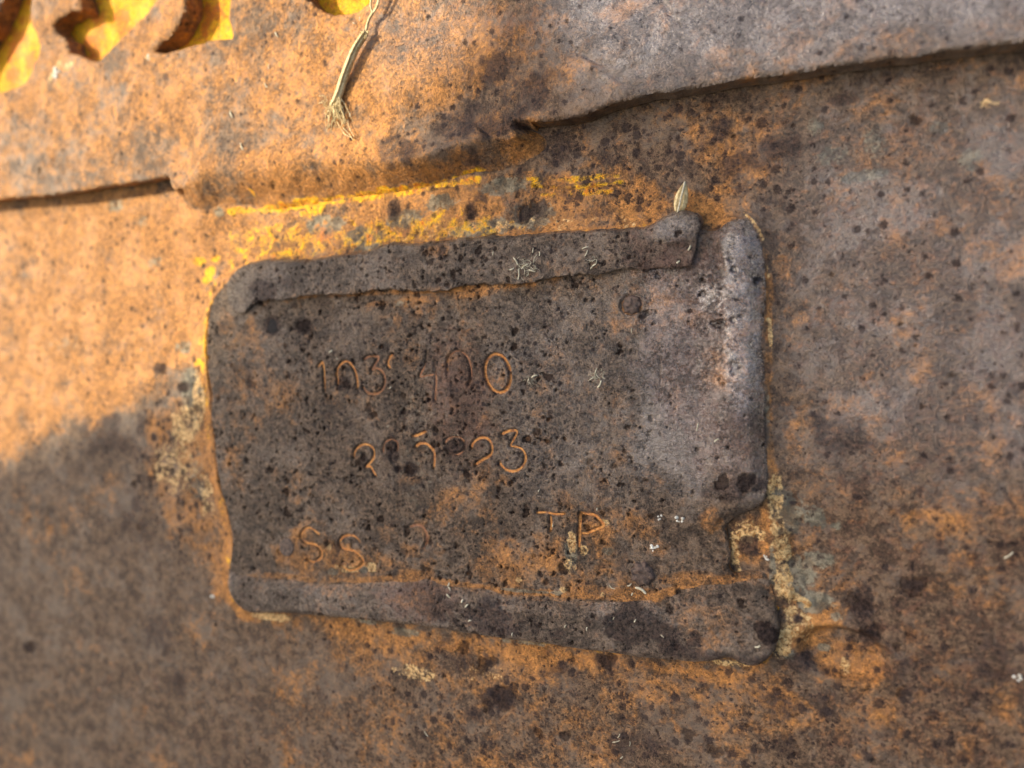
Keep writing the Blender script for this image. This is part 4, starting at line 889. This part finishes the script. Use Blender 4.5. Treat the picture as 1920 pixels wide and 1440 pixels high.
f2 = spline(np.array([P3(*p) for p in ((699, 24, z0 + 1.8), (706, 14, z0 + 2.0), (710, 0, z0 + 2.2), (715, -18, z0 + 2.4), (722, -46, z0 + 2.6))]), 4)
V, Q = join([tube(up3, .3, 7), tube(f1, .24, 6), tube(f2, .34, 6, .6)]); link('upper_stem', mesh_np('upper_stem', V, Q, NT0), stalk, mat=M_straw)
fib = []
for k in range(46):
    a0 = sp3[random.randrange(0, 6)] + np.array([random.uniform(-.7, .5), random.uniform(-.5, .5), random.uniform(-.3, .4)])
    L = random.uniform(2, 6.5); an = math.radians(random.uniform(-125, -55)); b_ = a0 + np.array([math.cos(an) * L, math.sin(an) * L, 0]); b_[2] = z0 + random.uniform(.0, 1.4)
    mid_ = (a0 + b_) / 2 + np.array([random.uniform(-1, 1), random.uniform(-.6, .6), random.uniform(0, .7)])
    fib.append(tube(spline(np.array([a0, mid_, b_]), 5), np.linspace(.12, .05, 11), 5))
for k in range(30):
    c0 = P3(random.uniform(606, 640), random.uniform(185, 215), z0 + random.uniform(.2, 1.0)); an = random.uniform(0, 6.28)
    fib.append(tube(spline(np.array([c0, c0 + np.array([math.cos(an), math.sin(an), random.uniform(-.3, .5)]) * .9, c0 + np.array([math.cos(an + .8), math.sin(an + .8), 0]) * 1.8]), 4), .07, 4))
for k in range(14):
    c0 = P3(random.uniform(670, 690), random.uniform(58, 75), z0 + 1.8); an = random.uniform(0, 6.28)
    fib.append(tube(np.array([c0, c0 + np.array([math.cos(an), math.sin(an), .2]) * .8]), .12, 4))
for pts in ([(640, 236), (655, 252), (662, 262)], [(632, 228), (645, 250), (660, 258)], [(652, 225), (655, 240), (664, 256)], [(646, 222), (640, 236), (634, 240)]):
    fib.append(tube(spline(np.array([P3(a, b, z0 + .5 + .3 * i) for i, (a, b) in enumerate(pts)]), 5), .09, 5))
V, Q = join(fib); link('frayed_roots', mesh_np('frayed_roots', V, Q, NT0), stalk, kind='stuff', mat=M_straw)

# seed husk standing against the tag's top border: two curved shells with a ridge
husk = link('seed_husk', None, label='small pale seed husk leaning on the top border of the tag', cat='seed husk')
def shell(ax0, ax1, w, side, bulge):
    V, Q = [], []; n, m = 14, 7
    ax = ax1 - ax0; L = np.linalg.norm(ax); t = ax / L; u = np.cross((0, 0, 1.0), t); u /= np.linalg.norm(u); nrm = np.cross(t, u)
    for thick in (0, .12):
        for i in range(n + 1):
            s = i / n; prof = (math.sin(math.pi * min(1, s * .92 + .06))) ** .75 * (1 - .35 * s)
            for k in range(m + 1):
                f = k / m
                V.append(ax0 + t * L * s + u * side * w * prof * f + nrm * (bulge * prof * math.sin(math.pi * (.15 + .75 * f)) - thick + .12 * math.sin(k * 2.2)))
    off = (n + 1) * (m + 1)
    for i in range(n):
        for k in range(m):
            a = i * (m + 1) + k; Q.append((a, a + 1, a + m + 2, a + m + 1)); Q.append((off + a, off + a + m + 1, off + a + m + 2, off + a + 1))
        for k, s_ in ((0, 1), (m, -1)):
            a = i * (m + 1) + k; Q.append((a, a + m + 1, off + a + m + 1, off + a)[::s_])
    return np.array(V), np.array(Q)
b0, b1 = P3(1272, 402, 1.6), P3(1285, 341, 3.0)
for side, nm in ((1, 'shell'), (-1, 'shell')):
    V, Q = shell(b0, b1, 1.45, side, .9); link(nm, mesh_np(nm, V, Q, NT0), husk, mat=M_straw)
V, Q = tube(spline(np.array([b0 + (0, 0, .9), (b0 + b1) / 2 + (0.1, 0, 1.0), b1 + (0, 0, .3)]), 6), .17, 6); link('ridge', mesh_np('ridge', V, Q, NT0), husk, mat=M_fibre)

# crumbs of straw: (photo x, y, angle, length mm, height, where)
def ground_z(x, y, where):
    xx, yy = np.array([x]), np.array([y])
    if where == 'face': return float(face_h(xx, yy, np.array([9.0]), None, None)[0])
    if where == 'top': return float(bar_h(xx, yy, sdf(xx, yy, BTP)[0], None, None)[0])
    if where == 'bottom': return float(bot_h(xx, yy, sdf(xx, yy, BBP)[0], None, None)[0])
    if where == 'upper': return HU + .1
    return float(panel_h(xx, yy)[0])
H0 = {'face': HP, 'top': BH, 'bottom': HB, 'upper': HU, 'panel': 0.0}
LM = {'face': ((615, 665, 'beside the stamped 1'), (995, 710, 'right of the clear stamped 0'), (1118, 708, 'in the web-like tuft at mid face'), (1325, 812, 'towards the right edge of the face'), (1030, 950, 'above the stamped T'), (1120, 955, 'above the stamped P'), (1165, 1098, 'left of the raised scabbed rivet'), (730, 765, 'between the two number rows'), (1185, 620, 'below the sunken rivet')),
      'top': ((978, 503, 'in the fluffy cluster on the top border'), (1006, 476, 'just above the fluffy cluster on the top border'), (1107, 482, 'right of the fluffy cluster on the top border'), (1293, 465, 'in the chipped right end of the top border'), (1272, 492, 'at the lower right corner of the top border'), (925, 475, 'left of the fluffy cluster on the top border')),
      'bottom': ((1190, 1115, 'at the crest of the bottom border, below the scabbed rivet'), (835, 1110, 'in the short row on the bottom border, left half'), (870, 1132, 'in the pair near the black smear of the bottom border'), (880, 1165, 'low on the black smear of the bottom border'), (960, 1190, 'at the lower lip of the bottom border'), (1080, 1178, 'in the middle of the bottom border'), (1170, 1162, 'on the black patch of the bottom border'), (1240, 1195, 'right of the black patch of the bottom border'), (1420, 1212, 'at the right end of the bottom border')),
      'panel': ((1165, 1392, 'in the little heap below the tag'), (800, 1375, 'on the lower panel, left of the little heap'), (1890, 1040, 'on the panel at the far right'), (70, 445, 'on the sunlit panel under the slot'), (265, 655, 'on the sunlit panel left of the tag')),
      'upper': ((502, 142, 'on the upper plate left of the stalk, in a pair'), (435, 215, 'on the upper plate above the weld, upper of two'), (455, 275, 'on the upper plate above the weld, lower of two'), (520, 65, 'on the upper plate, topmost left of the stalk'), (670, 40, 'on the upper plate under the oval opening'), (657, 215, 'against the roots of the stalk'))}
def crumb_place(px, py, where): return min(LM[where], key=lambda q: (q[0] - px) ** 2 + (q[1] - py) ** 2)[2]
def crumb(px, py, ang, L, where, wid=.16, mat=None, kind='straw_crumb'):
    p = P2(px, py, H0[where]); z = ground_z(p[0], p[1], where); a = math.radians(ang)
    d = np.array([math.cos(a), math.sin(a), 0]); n = np.array([-d[1], d[0], 0]); b = random.uniform(-.15, .15) * L
    L *= .85; wid *= .8; c_ = np.array([p[0], p[1], z + wid * .55])
    pts = spline(np.array([c_ - d * L / 2, c_ + n * b + (0, 0, random.uniform(.02, .2)), c_ + d * L / 2]), 3)
    V, Q = tube(pts, np.array([.5, .9, 1, 1, 1, .9, .5]) * wid, 6, .6)
    return link(kind, mesh_np(kind, V, Q, NT0), label='pale straw crumb ' + crumb_place(px, py, where), cat='crumb', group='straw crumbs ' + crumb_place(px, py, where), mat=mat or M_fibre)
CR = [(620, 659, 24, 1.3, 'face', .22), (632, 672, -48, .9, 'face', .12), (1002, 706, 20, 1.6, 'face', .2), (990, 712, 60, .9, 'face', .14), (1118, 700, 80, 2.4, 'face', .13), (1112, 712, 10, 2.2, 'face', .1), (1124, 720, 60, 1.8, 'face', .2), (1122, 705, 130, 1.4, 'face', .1), (1308, 800, 75, 1.8, 'face', .12), (1345, 825, 35, 1.2, 'face', .16),
      (1010, 920, 60, .8, 'face', .12), (1036, 985, 80, 1.0, 'face', .1), (1120, 955, 85, .8, 'face', .12), (1197, 1112, -28, 2.6, 'bottom', .34), (1182, 1118, 50, 1.2, 'bottom', .2), (1148, 1100, -30, 1.6, 'face', .14), (1180, 1096, 30, 1.2, 'face', .14), (728, 800, 30, .7, 'face', .1), (732, 727, 40, .7, 'face', .16), (1185, 620, 85, 1.2, 'face', .08),
      (968, 490, 120, 2.2, 'top', .18), (972, 515, 85, 2.6, 'top', .16), (985, 500, 30, 2.0, 'top', .2), (998, 508, -20, 1.8, 'top', .16), (960, 505, 10, 1.2, 'top', .18), (1005, 485, 60, 2.2, 'top', .1), (1000, 470, 80, 1.2, 'top', .12), (1012, 476, 85, 1.0, 'top', .14), (1098, 465, 10, 1.6, 'top', .14), (1100, 475, 60, 1.5, 'top', .12), (1112, 500, 40, 1.6, 'top', .16), (1118, 492, 70, 1.2, 'top', .1), (1293, 465, 60, 1.2, 'top', .2), (1272, 492, 30, .8, 'top', .2), (925, 475, 80, 1, 'top', .08),
      (832, 1100, 60, 1.2, 'bottom', .22), (836, 1108, -60, 1.2, 'bottom', .2), (838, 1119, -40, 1.4, 'bottom', .24), (866, 1128, 60, 1.0, 'bottom', .24), (874, 1136, 40, 1.2, 'bottom', .22), (880, 1165, 20, 1.0, 'bottom', .16), (960, 1190, 80, .9, 'bottom', .12), (1060, 1175, 60, .9, 'bottom', .14), (1100, 1180, 80, .9, 'bottom', .12), (1190, 1165, 60, .9, 'bottom', .14), (1420, 1212, 20, 1.2, 'bottom', .22), (1150, 1160, 60, .7, 'bottom', .1), (1240, 1195, -40, .8, 'bottom', .12),
      (1155, 1390, 20, 2.0, 'panel', .12), (1160, 1380, 60, 1.2, 'panel', .1), (1180, 1395, 80, 1.2, 'panel', .08), (1165, 1420, 40, .8, 'panel', .12), (800, 1375, -50, 1.6, 'panel', .16), (1890, 1040, 40, 2.0, 'panel', .16), (70, 445, 80, 1.2, 'panel', .12), (265, 655, 60, 1.2, 'panel', .16),
      (500, 160, -60, 1.5, 'upper', .18), (505, 125, 80, 1.2, 'upper', .14), (435, 215, -70, 2.0, 'upper', .3), (455, 275, -70, 2.2, 'upper', .26), (520, 65, -60, 1.8, 'upper', .2), (665, 44, -40, .8, 'upper', .16), (675, 36, 80, .9, 'upper', .14), (657, 215, 80, 1.2, 'upper', .1)]
for c_ in CR: crumb(*c_)

def lint(px, py, r, n, where, lab):
    parts = []
    for k in range(n):
        a, q = random.uniform(0, 6.28), r * math.sqrt(random.random()) * .8
        c0 = P2(px, py, H0[where]) + q * np.array([math.cos(a), math.sin(a) * .7]); z = ground_z(c0[0], c0[1], where) + random.uniform(.02, .25)
        an = random.uniform(0, 6.28); L = random.uniform(.2, .8) * r * .6; p0 = np.array([c0[0], c0[1], z]); d = np.array([math.cos(an), math.sin(an), random.uniform(-.1, .25)]); n_ = np.array([-d[1], d[0], 0]) * random.uniform(-.5, .5)
        parts.append(tube(spline(np.array([p0, p0 + d * L * .5 + n_ * L, p0 + d * L]), 3), random.choice((.02, .025, .035, .06)), 4))
    V, Q = join(parts); link('lint_tuft', mesh_np('lint_tuft', V, Q, NT0), label=lab, cat='lint', mat=M_fibre)
lint(985, 503, 3.2, 46, 'top', 'largest pale fibre tuft, draped over the lip of the top border')
lint(1120, 706, 2.2, 20, 'face', 'web-like pale fibre tuft at mid face right of the numbers')
lint(998, 712, 2.2, 22, 'face', 'pale fibre tuft just right of the clear stamped 0')
lint(1112, 488, 1.6, 12, 'top', 'small pale fibre tuft on the top border right of the largest one')
lint(852, 815, 1.4, 9, 'face', 'few pale fibres over the worn round stamped digit')
# white specks: little lumpy flakes
def flake(px, py, r, where, lab):
    p = P2(px, py, H0[where]); parts = []
    for k in range(6):
        a = random.uniform(0, 6.28); q = p + np.array([math.cos(a), math.sin(a)]) * r * random.uniform(.1, .9); z = ground_z(q[0], q[1], where)
        parts.append(dome(q[0], q[1], r * random.uniform(.22, .5), z - .08, random.uniform(.12, .26), n=9, rings=3, rough=.2, lobes=.0, seed=px * .37 + k))
    V, Q = join(parts)
    return link('white_speck', mesh_np('white_speck', V, Q, NT0), label=lab, cat='speck', mat=M_white)
flake(1237, 972, .75, 'face', 'white chalky speck right of the stamped letters, left of a pair')
flake(1272, 975, .9, 'face', 'white chalky speck right of the stamped letters, right of a pair')
flake(1226, 1026, .9, 'face', 'white chalky speck below the pair on the face')
flake(1438, 1042, .8, 'panel', 'white speck in the notch at the lower right corner')
flake(397, 1118, .9, 'panel', 'shiny whitish drop on the panel by the lower left corner')
flake(1912, 1272, .9, 'panel', 'pale speck at the right margin of the panel')
flake(104, 134, 1.6, 'upper', 'big white speck beside the torch-cut opening')
flake(278, 109, .8, 'upper', 'small white speck between the torch-cut openings')

# ================================================================ SHADE
# added blocker, unseen, towards the sun; outline shaped to cast the tag's shade
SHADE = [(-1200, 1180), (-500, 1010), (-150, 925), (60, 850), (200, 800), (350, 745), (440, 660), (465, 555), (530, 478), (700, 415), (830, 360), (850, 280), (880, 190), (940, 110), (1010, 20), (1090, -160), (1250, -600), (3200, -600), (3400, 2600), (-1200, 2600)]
def blocker():
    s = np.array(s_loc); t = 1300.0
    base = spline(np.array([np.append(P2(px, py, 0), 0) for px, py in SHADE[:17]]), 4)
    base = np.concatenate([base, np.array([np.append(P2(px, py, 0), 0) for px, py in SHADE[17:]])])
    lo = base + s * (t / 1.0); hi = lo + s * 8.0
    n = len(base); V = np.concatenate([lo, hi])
    me = bpy.data.meshes.new('shade_blocker')
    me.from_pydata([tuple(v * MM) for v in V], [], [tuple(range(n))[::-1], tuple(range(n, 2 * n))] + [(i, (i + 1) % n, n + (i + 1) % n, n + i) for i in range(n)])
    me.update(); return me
M_blocker = plain_material('blocker_rust', (0.10, 0.06, 0.045), (0.26, 0.14, 0.08), .05, .75, .4, 8)
link('shade_blocker', blocker(), label='rust-coloured blocker added out of view to shade the tag', cat='blocker', mat=M_blocker)
